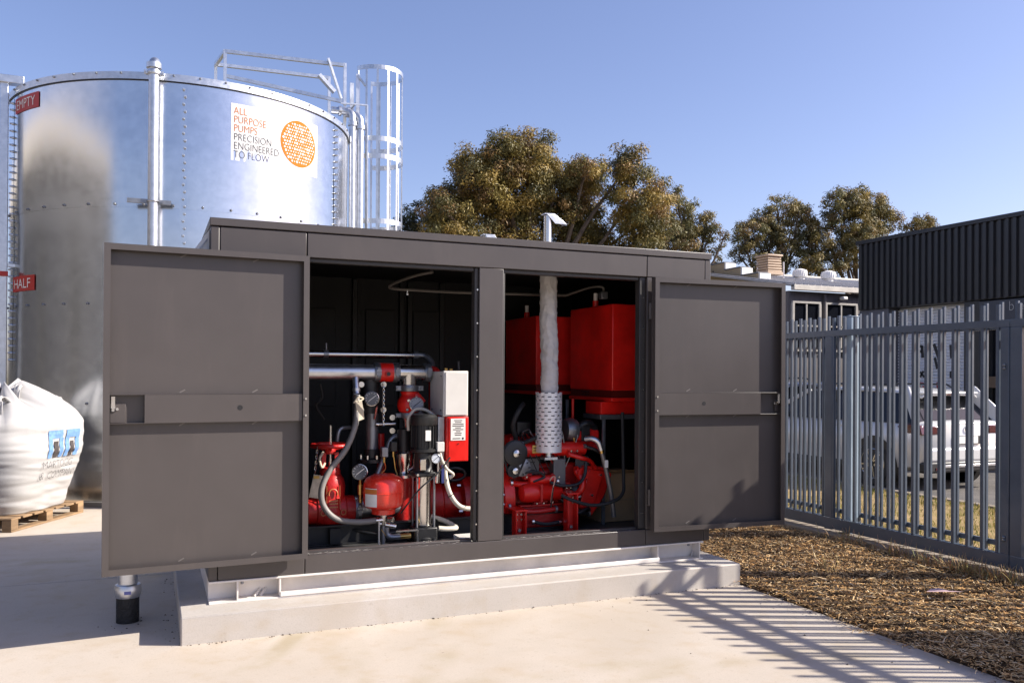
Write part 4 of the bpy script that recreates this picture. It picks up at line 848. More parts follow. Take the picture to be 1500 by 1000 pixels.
for i, (tx, mm) in enumerate((('ALL', ORANGE), ('PURPOSE', ORANGE), ('PUMPS', ORANGE), ('PRECISION', GREYP), ('ENGINEERED', GREYP), ('TO FLOW_', GREYP))):
    sc_ = {'ENGINEERED': .126}.get(tx, .128)
    lettering('sign_letters', tx, .128, onsign(11.0, 4.80-i*.108), mm, sgn, .06, offset=-.0022)
dz, dd, dr = 4.60, 34.4, .30
disc = MB(); K = 64; disc.v = [tp_(dd, dz, .0095)]
for q in range(1, 7):
    for j in range(K): disc.v.append(tp_(dd+math.cos(2*math.pi*j/K)*dr*q/6*DEGM, dz+math.sin(2*math.pi*j/K)*dr*q/6, .0095))
disc.f = [(0, 1+j, 1+(j+1) % K) for j in range(K)]+[(1+q*K+j, 1+(q+1)*K+j, 1+(q+1)*K+(j+1) % K, 1+q*K+(j+1) % K) for q in range(5) for j in range(K)]
disc.build('sign_disc', ORANGE, sgn, smooth=False)
dots = MB()
for iy in range(-7, 8):
    for ix in range(-7, 8):
        u, v_ = (ix+.5*(iy % 2))*.040, iy*.040
        if u*u+v_*v_ > (dr-.025)**2: continue
        r_ = random.choice((.009, .011, .014, .017))
        dots.add([tp_(dd+(u+r_*math.cos(t))*DEGM, dz+v_+r_*math.sin(t), .0125) for t in [i*math.pi/5 for i in range(10)]], [tuple(range(10))])
dots.build('sign_dots', VINYL, sgn, smooth=False)
REDS = mat('red_sign_plate', (.42, .022, .016), .45, 0, .08, 5)
for tx, d0, d1, z0, z1, lb_ in (('EMPTY', -66.2, -50.9, 4.835, 5.025, 'red EMPTY level plate near the tank rim'), ('HALF', -67.2, -52.4, 2.60, 2.79, 'red HALF level plate halfway up the tank')):
    s_ = curved('level_plate', d0, d1, z0, z1, .012, REDS, None); tag(s_, lb_, 'sign')
    k_ = (d1-d0)/DEGM; 
    lettering('plate_letters', tx, .172, (lambda d0=d0, z0=z0, k_=k_, n=len(tx): (lambda x, y: tp_(d0+(k_*.09+x*(.93 if n == 5 else 1.12))*DEGM, z0+.036+y, .017)))(), LWHITE, s_, .05, offset=-.001)
# overflow pipe
op = thing('overflow_pipe', 'galvanised standpipe strapped upright to the tank front', 'pipe', tp_(-11.4, 0, .16))
b0 = tp_(-11.4, 0, .15)
MB().cyl((b0.x, b0.y, 0), (b0.x, b0.y, 5.15), .058, n=24).build('pipe', GALV, op)
MB().tube(arc_path([(b0.x, b0.y, 5.14), (b0.x, b0.y+.02, 5.22), (b0.x+.01, b0.y+.09, 5.28), (b0.x+.02, b0.y+.25, 5.29)], 14), .062, 18).build('top_elbow', GALV, op)
clamp_ring((b0.x, b0.y, 5.13), 'Z', .058, .05, 'coupling', op, GALV); 
MB().lathe([(.06, 0), (.085, 0), (.085, .06), (.06, .06)], (b0.x, b0.y-.0, 5.18), 'Z', 16).build('coupling_lug', GALV, op)
br = MB(); br.box(b0.x-.28, b0.x+.20, b0.y-.005, b0.y+.035, 3.585, 3.635).cyl((b0.x+.1, b0.y-.03, 3.61), (b0.x+.1, b0.y+.02, 3.61), .014, n=8)
br.build('strut_bracket', DSTEEL, op)
MB().tube([(b0.x-.066, b0.y+.0, 3.61), (b0.x-.066, b0.y-.03, 3.61), (b0.x-.04, b0.y-.066, 3.61), (b0.x, b0.y-.07, 3.61), (b0.x+.04, b0.y-.066, 3.61), (b0.x+.066, b0.y-.03, 3.61), (b0.x+.066, b0.y, 3.61)], .007, 8).build('u_bolt', STEEL, op)
# level gauge channel on the left
lg = thing('level_gauge', 'tall narrow level gauge channel on the tank edge with red pointer', 'gauge', tp_(-76, 0, .25))
g0 = Vector((-1.90, 7.05, 0))
MB().box(g0.x-.045, g0.x+.045, g0.y-.03, g0.y+.03, .3, 5.25).build('channel', GALV, lg, .004)
MB().box(g0.x-.07, g0.x+.22, g0.y-.06, g0.y+.10, 5.235, 5.33).build('pulley_box', GALV, lg, .005)
MB().box(g0.x-.06, g0.x+.06, g0.y-.05, g0.y-.032, 2.80, 2.86).build('pointer', REDS, lg, .002)
MB().box(g0.x+.05, g0.x+.19, g0.y-.02, g0.y+.04, 2.92, 2.96).build('guide_bracket', GALV, lg, .002)
# roof platform guard rail
gr = thing('roof_guard_rail', 'angle steel guard rail frame standing on the tank roof', 'guard rail', (1.6, 8.0, 5.2))
A, B = Vector((.80, 7.9, 0)), Vector((2.52, 7.65, 0)); C_ = Vector((.72, 8.7, 0)); D_ = Vector((2.46, 8.6, 0))
def zz(p, z): return (p.x, p.y, z)
MB().bar(zz(A, 6.34), zz(B, 6.30), .05, .05).build('top_rail', GALV, gr)
MB().bar(zz(A, 5.98), zz(B, 5.74), .04, .05).build('knee_rail', GALV, gr)
MB().bar(zz(A, 6.34), zz(C_, 6.40), .05, .05).build('top_rail', GALV, gr); MB().bar(zz(C_, 6.40), zz(D_, 6.40), .05, .05).build('top_rail', GALV, gr)
for p, t in ((A, 6.36), (B, 6.33), (C_, 6.42), (D_, 6.42)): MB().bar(zz(p, 5.0), zz(p, t), .045, .045).build('upright', GALV, gr)
MB().bar((B.x-.05, B.y, 5.78), (B.x-.26, B.y-.02, 6.36), .05, .03).build('brace', GALV, gr)
MB().bar((B.x-.40, B.y-.05, 6.08), (B.x-.16, B.y-.03, 5.86), .09, .05).build('hatch_arm', GALV, gr)
MB().bar((A.x, A.y, 5.40), (B.x+.02, B.y, 5.30), .05, .06).build('toe_rail', DSTEEL, gr)
# caged ladder
ld = thing('caged_ladder', 'galvanised access ladder with hooped safety cage beside the tank', 'ladder', (2.95, 7.9, 0))
LC = Vector((3.09, 7.95, 0)); RCg = .41
def cagep(deg, z): return (LC.x+RCg*math.sin(R(deg)), LC.y-RCg*math.cos(R(deg))*1.0, z)
arc = [-60+k*8 for k in range(31)]
for z in (6.32, 5.22, 4.95, 3.95, 3.0):
    hp = MB()
    for a0, a1 in zip(arc[:-1], arc[1:]):
        p, q = Vector(cagep(a0, z)), Vector(cagep(a1, z)); nn = (p+q)/2-Vector((LC.x, LC.y, z)); nn.normalize()
        hp.bar(p, q, .008, .065 if z > 6 else .075)
    hp.build('cage_hoop', GALV, ld)
for dg in (-58, -36, -12, 12, 36, 60, 84, 108, 134, 160, 178): MB().bar(cagep(dg, 2.5), cagep(dg, 6.33), .032, .008, up=(math.sin(R(dg)), -math.cos(R(dg)), 0)).build('cage_strap', GALV, ld)
for dy in (-.22, .22): MB().bar((2.74, 7.95+dy, .4), (2.74, 7.95+dy, 6.22), .06, .03).build('stile', GALV, ld)
for k in range(20): MB().cyl((2.74, 7.73, .5+k*.28), (2.74, 8.17, .5+k*.28), .014, n=8).build('rung', GALV, ld)
MB().bar((2.74, 7.73, 6.2), (2.85, 7.70, 6.05), .06, .03).build('stile_return', GALV, ld)
MB().bar((2.45, 7.6, 5.70), (2.86, 7.6, 5.72), .02, .02).bar((2.86, 7.6, 5.72), (2.88, 7.6, 2.5), .025, .02).build('stay', GALV, ld)
# inlet pipes near the ladder
ip = thing('inlet_pipe', 'pair of galvanised inlet pipes rising to elbows at the tank rim', 'pipe', (2.6, 7.2, 0))
for dx in (0, .12): MB().cyl((2.60+dx, 7.45, .0), (2.60+dx, 7.45, 5.42-.3*dx), .050, n=18).build('pipe', GALV, ip)
MB().tube(arc_path([(2.60, 7.45, 5.40), (2.59, 7.46, 5.50), (2.52, 7.5, 5.55), (2.30, 7.55, 5.56)], 14), .055, 16).build('elbow', GALV, ip)
MB().tube(arc_path([(2.72, 7.45, 5.36), (2.71, 7.46, 5.46), (2.64, 7.5, 5.52), (2.50, 7.52, 5.52)], 14), .052, 16).build('elbow', GALV, ip)
for x in (2.42, 2.55): MB().lathe([(.05, -.02), (.075, -.02), (.075, .02), (.05, .02)], (x, 7.52, 5.555), 'X', 16).build('coupling', GALV, ip)
MB().lathe([(.05, -.03), (.07, -.03), (.07, .03), (.05, .03)], (2.60, 7.45, 5.36), 'Z', 16).lathe([(.05, -.03), (.07, -.03), (.07, .03), (.05, .03)], (2.72, 7.45, 5.32), 'Z', 16).build('coupling', GALV, ip)

# ================================================================== BULK BAG ON PALLET
U = Vector((.444, .896, 0)); N_ = Vector((.896, -.444, 0)); BCX = Vector((-1.157, 4.97, 0))-N_*.58
MP = Matrix(((U.x, N_.x, 0, BCX.x), (U.y, N_.y, 0, BCX.y), (0, 0, 1, 0), (0, 0, 0, 1)))
WOOD = mat('weathered_pallet_timber', (.34, .215, .115), .85, 0, .2, 3, .3, 40, .05, c2=(.17, .11, .06), stretch=(1, 1, 6))
pa = thing('timber_pallet', 'weathered timber pallet under the white bulk bag', 'pallet', BCX)
for k in range(7): MB(MP).box(-.64+k*.188, -.64+k*.188+.15, -.58, .58, .118, .138).build('deck_board', WOOD, pa, .003)
for v_ in (-.58, -.05, .48): MB(MP).box(-.64, .64, v_, v_+.10, .022, .1175).build('bearer', WOOD, pa, .004) if v_ != .48 else [MB(MP).box(-.64+q*.585, -.64+q*.585+.11, v_, v_+.10, .022, .1175).build('block', WOOD, pa, .004) for q in (0, 1, 2)]
for v_ in (-.58, -.05, .48): MB(MP).box(-.64, .64, v_, v_+.10, .001, .0215).build('bottom_board', WOOD, pa, .003)
BAGM = mat('woven_white_polypropylene', (.40, .392, .388), .7, 0, .03, 5, .15, 160, .05)
bag = thing('bulk_bag', 'full white woven bulk bag with blue printed emblem on pallet', 'bulk bag', BCX+Vector((0, 0, .14)))
def bagpt(th, t):
    """th around, t height 0..1"""
    z = .14+1.30*t
    w_ = .52+.205*math.sin(min(1, t/.70)*math.pi/2)
    if t > .70: w_ *= max(0, 1-((t-.70)/.32)**1.6)*.80+.20
    c, s = math.cos(th), math.sin(th); e = 4.2-1.8*t
    r_ = 1/((abs(c)**e+abs(s)**e)**(1/e))
    p = Vector((c*r_*w_, s*r_*w_, z))
    wr = -.012*(1-abs(noise.noise((c*.8, s*.8, z*13+c*2)))*2.2)*(1-t)*.8-.03*max(0, t-.45)*(1-abs(noise.noise((c*5+s*3, s*5, z*1.5)))*3)+.013*noise.noise((c*1.5, s*1.5, z*24))*(1-abs(t-.35))+.016*noise.noise((c*2, s*2, z*6))+.035*noise.noise((c*1.1+4, s*1.1, z*2.0))
    if t > .6: wr += (t-.6)*.22*noise.noise((c*4, s*4, z*3))+(t-.6)*.10*noise.noise((c*9, s*9, z*2))
    rad = Vector((c, s, 0)); p += rad*wr
    if t > .62: p.z += (t-.62)*(.60*noise.noise((c*2.3+2, s*2.3, 1))+.25*noise.noise((c*6, s*6, 4)))
    return p
NT, NH = 130, 80; bb = MB(MP); bb.sm = True; loc_pts = []
for k in range(NH+1):
    for j in range(NT): loc_pts.append(bagpt(2*math.pi*j/NT, k/NH))
bb.add(loc_pts+[Vector((0, 0, 1.36))], [(k*NT+j, k*NT+(j+1) % NT, (k+1)*NT+(j+1) % NT, (k+1)*NT+j) for k in range(NH) for j in range(NT)]+[(NH*NT+j, NH*NT+(j+1) % NT, (NH+1)*NT) for j in range(NT)]+[tuple(range(NT))[::-1]])
body = bb.build('bag_body', BAGM, bag, ang=180)
for (u, v_, lean, h) in ((.40, .42, .10, .20), (-.42, .42, -.1, .22), (.40, -.42, .12, .18), (-.40, -.40, -.1, .2), (.05, .25, .0, .26), (-.15, .1, .05, .24)):
    fl_ = MB(MP); fl_.sm = True; n = 12; rows_ = 6; zb = 1.22 if abs(u) > .3 else 1.28
    for q in range(rows_):
        for k in range(n+1):
            t = k/n; a = t*math.pi
            wd = .04*(1-.4*q/rows_); rr = .13
            p = Vector((u+lean*math.sin(a)*.6+rr*math.cos(a)*.8, v_*(.86)+(q/(rows_-1)-.5)*wd*2+.02*math.sin(a*3), zb-.12+h*math.sin(a)**.7*1.1+.02*math.sin(q*2+a*4)))
            fl_.add([p], [])
    fl_.f = [(q*(n+1)+k, q*(n+1)+k+1, (q+1)*(n+1)+k+1, (q+1)*(n+1)+k) for q in range(rows_-1) for k in range(n)]
    lo_ = fl_.build('lifting_loop', BAGM, bag, ang=180); md = lo_.modifiers.new('thick', 'SOLIDIFY'); md.thickness = .006
bvh = BVHTree.FromPolygons(bb.v, bb.f)
nout = N_
def onbag(u, z, off=.006):
    best = None
    for du, dz in ((0, 0), (.016, 0), (-.016, 0), (0, .016), (0, -.016), (.03, .01), (-.03, -.01)):
        h = bvh.ray_cast(MP @ Vector((u+du, 1.4, z+dz)), -nout)
        if h[0] is not None:
            d = (h[0]-BCX).dot(nout); best = d if best is None else max(best, d)
    if best is None: best = .6
    q = MP @ Vector((u, 0, z))
    return q+nout*(best+off-.002)
BLUE = mat('blue_print', (.13, .25, .48), .6, 0, .25, 30); 
def bagquad(u0, u1, z0, z1, m, name, off=.006, lean=0.0):
    b = MB(); b.sm = True; n = 8
    for k in range(n+1):
        for q in range(n+1):
            z = z0+(z1-z0)*q/n; b.v.append(onbag(u0+(u1-u0)*k/n+lean*(z-.75), z, off))
    b.f = [(k*(n+1)+q, (k+1)*(n+1)+q, (k+1)*(n+1)+q+1, k*(n+1)+q+1) for k in range(n) for q in range(n)]
    b.build(name, m, bag, smooth=True)
# emblem: two arches with pillars (u runs away from the camera along the lit face)
EU = -.02
for u0, u1, z0, z1 in ((-.22,-.155,.70,.985), (-.155,.0,.90,.985), (-.045,.02,.70,.90), (.05,.115,.70,.985), (.115,.30,.90,.985), (.22,.30,.70,.90)):
    bagquad(EU+u0, EU+u1, z0, z1, BLUE, 'emblem_print', .006, .12)
for u0, u1, z0, z1 in ((-.135,-.065,.70,.87), (.135,.195,.70,.86)): bagquad(EU+u0, EU+u1, z0, z1, mat('brown_print', (.05, .04, .04), .6), 'emblem_print', .0065, .12)
for tx, zt, u0 in (('MARTOGG', .59, -.29), ('&', .48, -.29), ('COMPANY', .48, -.17)):
    lettering('bag_letters', tx, .118, (lambda zt=zt, u0=u0: (lambda x, y: onbag(EU+u0+x*.93, zt+y, .012)))(), INK, bag, .012, offset=-.0028)

# ================================================================== SLIDING GATE AND FENCE
def fence_run(name, label, cat, X, y0, y1, pitch, ztop, rz0, rz1, rails, pk0, psize, uprights, beam, first=None):
    t = thing(name, label, cat, (X, (y0+y1)/2, .05))
    pm = MB().box(X, X+psize*1.08, 0, psize, pk0, ztop).build('picket', GATEM, t, .003, 1); me = pm.data; bpy.data.objects.remove(pm)
    y = first if first is not None else y0+.08
    while y < y1-.05:
        o = bpy.data.objects.new('picket', me); link(o, t); o.location = Vector((0, y, 0))
        bmod = o.modifiers.new('bevel', 'BEVEL'); bmod.width = .003; bmod.segments = 1
        y += pitch
    for z0, z1, xa, xb in rails: MB().box(xa, xb, y0, y1, z0, z1).build('rail', GATEM, t, .003)
    for ya, yb in uprights: MB().box(X-.004, X+.052, ya, yb, .075 if beam else .05, rz0-.001).build('upright', GATEM, t, .004)
    if beam: MB().box(X-.006, X+.056, y0, y1, .084, .196).build('bottom_beam', GATEM, t, .004)
    return t
GX0 = 6.10
ga = fence_run('sliding_gate', 'long slate grey sliding gate with square pickets and heavy bottom beam', 'gate', GX0, -.655, 3.3, .1385, 2.186, 2.002, 2.062, [(2.002, 2.062, GX0-.004, GX0+.0)], .197, .028, [(-.654, -.578), (1.262, 1.362)], True, first=-.58+.02)
MB().box(GX0+.0305, GX0+.052, -.654, 3.3, 2.003, 2.061).build('rail', GATEM, ga, .003)
for z in (1.70, 1.675, .33, .31): MB().lathe([(.013, 0), (.013, -.008), (.006, -.016)], (GX0-.005, -.615, z), 'X', 8).build('cap_screw', DSTEEL, ga)
g2 = fence_run('gate_leaf', 'near gate leaf ending at the right picture edge', 'gate', GX0, -4.6, -.662, .1385, 2.186, 2.002, 2.062, [(2.002, 2.062, GX0-.004, GX0+.0)], .197, .028, [(-.76, -.662), (-4.6, -4.5)], True, first=-4.5+.02)
MB().box(GX0+.0305, GX0+.052, -4.6, -.662, 2.003, 2.061).build('rail', GATEM, g2, .003)
MB().box(GX0+.054, GX0+.064, -3.35, -2.28, .25, 1.62).build('infill_sheet', GATEM, g2, .002)
BX = 6.30
bkf = fence_run('boundary_fence', 'fixed slate picket fence standing just behind the sliding gate', 'fence', BX, -5.0, 4.6, .140, 2.224, 2.0, 2.05, [(2.0, 2.05, BX+.029, BX+.06), (.205, .248, BX+.029, BX+.06)], .12, .026, [(3.2, 3.28)], False, first=-4.915)
gp_ = thing('gate_post', 'pale film wrapped square post between gate and fence', 'post', (6.22, 1.16, .05))
MB().box(6.185, 6.285, 1.10, 1.205, .05, 2.19).build('post_shaft', mat('protective_film_blue', (.30, .38, .46), .22, 0, .12, 6, .3, 14, .1, stretch=(1, 1, .3)), gp_, .004)
MB().box(6.18, 6.29, 1.095, 1.21, 2.191, 2.20).build('post_cap', mat('protective_film_blue', (0,0,0)), gp_, .003)

# ================================================================== CARS
def make_car(name, label, paint, loc, rotz, length=4.45, H=1.45, wid=.90, group='cars parked beyond the gate'):
    t = thing(name, label, 'car', (0, 0, 0), group)
    L = length; s = H/1.45
    # lower body: loft of half sections along y (0 = rear, L = nose)
    ys = [0, .06, .25, .6, 1.2, 1.9, 2.6, 3.2, 3.7, 4.15, 4.38, L]
    ws = [.80, .86, .89, .90, .90, .90, .90, .90, .885, .83, .74, .66]
    zt = [.93, .97, .97, .965, .955, .945, .935, .93, .88, .80, .72, .60]
    zb = [.34, .30, .27, .24, .22, .22, .22, .22, .23, .25, .30, .34]
    b = MB(); b.sm = True; prof = []
    for y, w_, top, bo in zip(ys, ws, zt, zb):
        w_ = w_*wid/.90
        half = [(0, bo), (w_*.80, bo), (w_*.95, bo+.06), (w_*.985, bo+.22), (w_, (bo+top)/2+.05), (w_*.975, top-.09), (w_*.90, top-.015), (w_*.70, top+.012), (0, top+.025)]
        pts = [(-x, z) for x, z in half[::-1]]+[(x, z) for x, z in half[1:-1]]
        prof.append([(x, y, z*s) for x, z in pts])
    n = len(prof[0]); b.add([p for r_ in prof for p in r_], [(k*n+j, k*n+(j+1) % n, (k+1)*n+(j+1) % n, (k+1)*n+j) for k in range(len(prof)-1) for j in range(n)]+[tuple(range(n)), tuple(len(prof)*n-1-j for j in range(n))])
    body = b.build('body', paint, t, ang=50)
    # greenhouse
    def gh(name, m, ysb, yst, zb_, zt_, wb, wt, parent):
        g = MB(); g.sm = True
        g.add([(-wb, ysb[0], zb_), (wb, ysb[0], zb_), (wb, ysb[1], zb_), (-wb, ysb[1], zb_), (-wt, yst[0], zt_), (wt, yst[0], zt_), (wt, yst[1], zt_), (-wt, yst[1], zt_)], [(0,3,2,1),(4,5,6,7),(0,1,5,4),(1,2,6,5),(2,3,7,6),(3,0,4,7)])
        return g.build(name, m, parent, .02, 3)
    k = wid/.90
    gh('glazing', GLASS, (.16, 3.35), (.55, 2.45), .94*s, 1.39*s, .83*k, .62*k, t)
    rf = MB(); rf.sm = True
    st_ = [(.28, 1.36, .56), (.45, 1.405, .62), (.9, 1.44, .635), (1.6, 1.455, .635), (2.2, 1.44, .63), (2.52, 1.385, .60)]
    for y, z, w_ in st_:
        for x, dz in ((-w_, -.04), (-w_*.92, -.008), (-w_*.5, .006), (0, .010), (w_*.5, .006), (w_*.92, -.008), (w_, -.04)): rf.v.append(Vector((x*k, y, (z+dz)*s)))
    rf.f = [(i*7+j, i*7+j+1, (i+1)*7+j+1, (i+1)*7+j) for i in range(len(st_)-1) for j in range(6)]
    ro = rf.build('roof', paint, t, ang=180); md = ro.modifiers.new('thick', 'SOLIDIFY'); md.thickness = .03; md.offset = -1
    for sx in (-1, 1):
        MB().bar((sx*.845*k, .12, .94*s), (sx*.63*k, .50, 1.40*s), .05, .26).build('pillar', paint, t, .02)
        MB().bar((sx*.842*k, 1.95, .94*s), (sx*.645*k, 1.80, 1.40*s), .03, .07).build('pillar', BLACK, t, .008)
        MB().bar((sx*.845*k, 3.30, .95*s), (sx*.635*k, 2.44, 1.40*s), .03, .07).build('pillar', paint, t, .01)
        MB().tube([(sx*.60*k, .75, 1.45*s), (sx*.60*k, .85, 1.50*s), (sx*.60*k, 2.0, 1.50*s), (sx*.60*k, 2.15, 1.46*s)], .016, 8).build('roof_rail', BLACK, t)
        MB().box(min(sx*.80*k, sx*.915*k), max(sx*.80*k, sx*.915*k), 2.85, 3.05, .93*s, 1.08*s).build('mirror', paint, t, .03)
        MB().box(min(sx*.84*k, sx*.912*k), max(sx*.84*k, sx*.912*k), 1.15, 3.05, .235*s, .33*s).build('sill_trim', BLACK, t, .01)
        MB().prism([(-.02, .80), (.02, .93), (.30, .955), (.42, .90), (.25, .82)], sx*.80*k, sx*.897*k, 'X').build('tail_light', mat('tail_light_red', (.07, .004, .006), .12, 0, .1, 20, coat=.6), t, .012)
        MB().box(min(sx*.44*k, sx*.80*k), max(sx*.44*k, sx*.80*k), -.012, .03, .80*s, .92*s).build('tail_light', mat('tail_light_red', (0,0,0)), t, .015)
        MB().bar((sx*.878*k, 1.45, .86*s), (sx*.885*k, 1.62, .865*s), .02, .03).build('door_handle', paint, t, .006)
        for yw in (.84, 3.55):
            c = Vector((sx*(.80)*k, yw, .33))
            MB().lathe([(.385, 0), (.40, .0), (.40, .108), (.36, .108)], (c.x if sx > 0 else c.x-.108, yw, .345), 'X', 32).build('arch_trim', BLACK, t)
            MB().lathe([(.0, 0), (.385, .0), (.385, .103), (0, .103)], (c.x if sx > 0 else c.x-.103, yw, .345), 'X', 32).build('wheel_well', mat('wheel_well_black', (.006, .006, .006), .9), t)
            wx = sx*.80*k
            wh_ = MB().lathe([(.20, .0), (.30, .0), (.33, .03), (.33, .10), (.31, .125), (.225, .125), (.22, .11)], (wx if sx > 0 else wx-.125, yw, .33), 'X', 36).build('wheel', RUBBER, t)
            rm = MB(); xr = wx+sx*.117
            for q in range(10):
                a = 2*math.pi*q/10+(.12 if q % 2 else -.12)
                rm.bar((xr, yw+.04*math.cos(a), .33+.04*math.sin(a)), (xr, yw+.215*math.cos(a), .33+.215*math.sin(a)), .018, .03, up=(1, 0, 0))
            rm.lathe([(.0, -.008), (.05, -.008), (.05, .008), (0, .008)], (xr, yw, .33), 'X', 16); rm.tube([(xr, yw+.218*math.cos(t_), .33+.218*math.sin(t_)) for t_ in [i*math.pi/16 for i in range(32)]], .012, 6, closed=True)
            rm.build('rim', STEEL, wh_)
    hatch = MB().prism([(-.80*k, .02), (.80*k, .02)], 0, 0) if False else None
    MB().add([(-.62*k, .19, .985*s), (.62*k, .19, .985*s), (.52*k, .475, 1.335*s), (-.52*k, .475, 1.335*s), (-.62*k, .22, .985*s), (.62*k, .22, .985*s), (.52*k, .505, 1.335*s), (-.52*k, .505, 1.335*s)], [(0,1,2,3),(7,6,5,4),(0,4,5,1),(1,5,6,2),(2,6,7,3),(3,7,4,0)]).build('rear_window', GLASS, t, .01)
    MB().box(-.56*k, .56*k, .26, .50, 1.365*s, 1.395*s).build('spoiler', paint, t, .012)
    MB().box(-.16, .16, .255, .262, 1.35*s, 1.368*s).build('brake_light', mat('tail_light_red', (0,0,0)), t)
    MB().box(-.80*k, .80*k, -.045, .25, .40*s, .62*s).build('bumper', paint, t, .05, 3)
    MB().box(-.83*k, .83*k, -.04, .22, .26*s, .42*s).build('bumper_skirt', BLACK, t, .03, 3)
    MB().box(-.55*k, .55*k, -.055, .0, .33*s, .375*s).build('diffuser_trim', mat('satin_silver', (.5, .5, .5), .3, .7), t, .01)
    MB().box(-.26, .26, -.028, -.005, .655*s, .775*s).build('number_plate_recess', BLACK, t, .004)
    MB().box(-.19, .19, -.036, -.029, .665*s, .765*s).build('number_plate', LWHITE, t, .003)
    MB().tube([(.045*math.cos(q*.6283*.5), -.012, .87*s+.045*math.sin(q*.6283*.5)) for q in range(20)], .006, 6, closed=True).build('badge', STEEL, t)
    for dx in (-.6, .6): MB().box(dx-.05, dx+.05, -.048, -.04, .30*s, .34*s).build('reflector', mat('tail_light_red', (0,0,0)), t)
    for c in list(t.children): c.matrix_parent_inverse = Matrix.Identity(4)
    t.location = loc; t.rotation_euler = (0, 0, rotz)
    return t
SILVER = mat('silver_white_paint', (.60, .60, .60), .25, .15, .03, 3, 0, 40, .03, coat=.6)
BLUEW = mat('pale_blue_white_paint', (.50, .53, .60), .25, .1, .03, 3, 0, 40, .03, coat=.6)
make_car('parked_car', 'silver white hatchback seen from its rear quarter behind the gate', SILVER, (10.62, 3.42, -.01), R(0))
make_car('parked_car', 'pale blue white car partly hidden beyond the silver hatchback', BLUEW, (12.45, 8.4, -.01), R(6), 4.5, 1.52, .90)

# ================================================================== BUILDINGS
CLADK = mat('black_rib_cladding', (.018, .018, .021), .38, 0, .1, 3, 0, 40, .06)
CLADG = mat('charcoal_board_cladding', (.14, .125, .128), .6, 0, .15, 2, .05, 40)
DKW = mat('dark_frontage', (.02, .021, .025), .35, 0, .1, 3)
ROLL = mat('roller_shutter_grey', (.72, .73, .76), .45, .1, .06, 3)
db = thing('dark_workshop', 'black ribbed workshop with grey roller shutter behind the picket gate', 'building', (13.5, 6.4, 0))
DX = 13.5
MB().box(DX+.03, DX+14, 4.45, 8.40, 2.99, 4.36).build('parapet', CLADK, db)
rb = MB()
y = 4.50
while y < 8.30: rb.prism([(DX+.03, y), (DX-.012, y+.018), (DX-.012, y+.075), (DX+.03, y+.093)], 3.0, 4.36, 'Z'); y += .145
rb.build('ribbed_cladding', CLADK, db, smooth=False)['kind'] = 'stuff'
MB().box(DX-.03, DX+14, 4.45, 8.43, 4.361, 4.44).build('parapet_cap', CLADK, db, .006)
MB().box(DX+.36, DX+14, 4.45, 8.38, -.05, 2.985).build('inner_wall', DKW, db)
MB().box(DX+.05, DX+.355, 7.62, 8.40, -.05, 2.985).build('end_pier', mat('grey_pier', (.10, .10, .115), .6), db, .01)
MB().box(DX+.05, DX+.355, 5.55, 5.88, -.05, 2.985).build('door_pier', DKW, db, .01)
rl = MB().box(DX+.34, DX+.358, 5.885, 7.615, 0, 2.98).build('roller_door', ROLL, db)
slm = MB().prism([(DX+.335, 0), (DX+.30, .018), (DX+.30, .040), (DX+.335, .058)], 5.89, 7.61, 'Y').build('shutter_slat', ROLL, rl); sl_me = slm.data; bpy.data.objects.remove(slm)
for k in range(49):
    o = bpy.data.objects.new('shutter_slat', sl_me); link(o, rl); o.location = (0, 0, .02+k*.060)
pm_ = MB()
for y0, z0, y1, z1, w_ in ((7.12,2.22,7.02,2.20,.05),(7.02,2.22,7.0,1.98,.06),(7.12,2.12,7.02,2.10,.05),(6.74,2.24,6.60,1.90,.06),(6.60,2.20,6.62,1.76,.05),(6.72,1.98,6.66,1.76,.05),(6.36,2.22,6.34,1.96,.06),(6.34,2.10,6.22,2.24,.05),(6.34,2.08,6.22,1.92,.05),(7.06,1.70,6.96,1.60,.04),(7.06,1.60,6.98,1.72,.04),(6.36,1.70,6.28,1.70,.04),(6.36,1.60,6.28,1.60,.04),(6.36,1.71,6.36,1.59,.04),(6.28,1.71,6.28,1.59,.04)):
    pm_.bar((DX+.294, y0, z0), (DX+.294, y1, z1), w_, .008, up=(1, 0, 0))
pm_.build('shutter_print', INK, rl)['kind'] = 'stuff'
pr_ = MB()
for yc in (7.08, 6.66, 6.30, 5.99): pr_.bar((DX+.294, yc, 1.50), (DX+.294, yc-.01, 1.38), .04, .008, up=(1, 0, 0)).bar((DX+.294, yc, 1.49), (DX+.294, yc-.10, 1.48), .03, .008, up=(1, 0, 0)).bar((DX+.294, yc-.09, 1.43), (DX+.294, yc-.10, 1.37), .03, .008, up=(1, 0, 0))
pr_.build('shutter_print', REDS, rl)['kind'] = 'stuff'
MB().box(DX+.02, DX+.05, 4.46, 5.54, 2.55, 2.96).build('sign_board', mat('slate_sign', (.035, .04, .055), .4), db, .004)
lettering('sign_letters', 'bray', .25, lambda x, y: Vector((DX+.012, 4.965-x*.9, 2.76+y)), mat('pale_sign_letters', (.45, .45, .45), .4), db, offset=-.006)
for k in range(1): 
    wn = MB().box(DX+.30, DX+.35, 5.5-.98*(k+1)+.03, 5.5-1.3*k-.03, .1, 2.5).build('window', GLASS, db, .004)
    MB().box(DX+.27, DX+.299, 5.5-1.3*k-.03, 5.5-1.3*k+.03, .05, 2.52).build('frame', DKW, wn)
MB().box(DX+.12, DX+.26, 4.5, 5.5, 1.42, 1.62).build('awning_beam', mat('brown_soffit', (.12, .08, .05), .7), db)

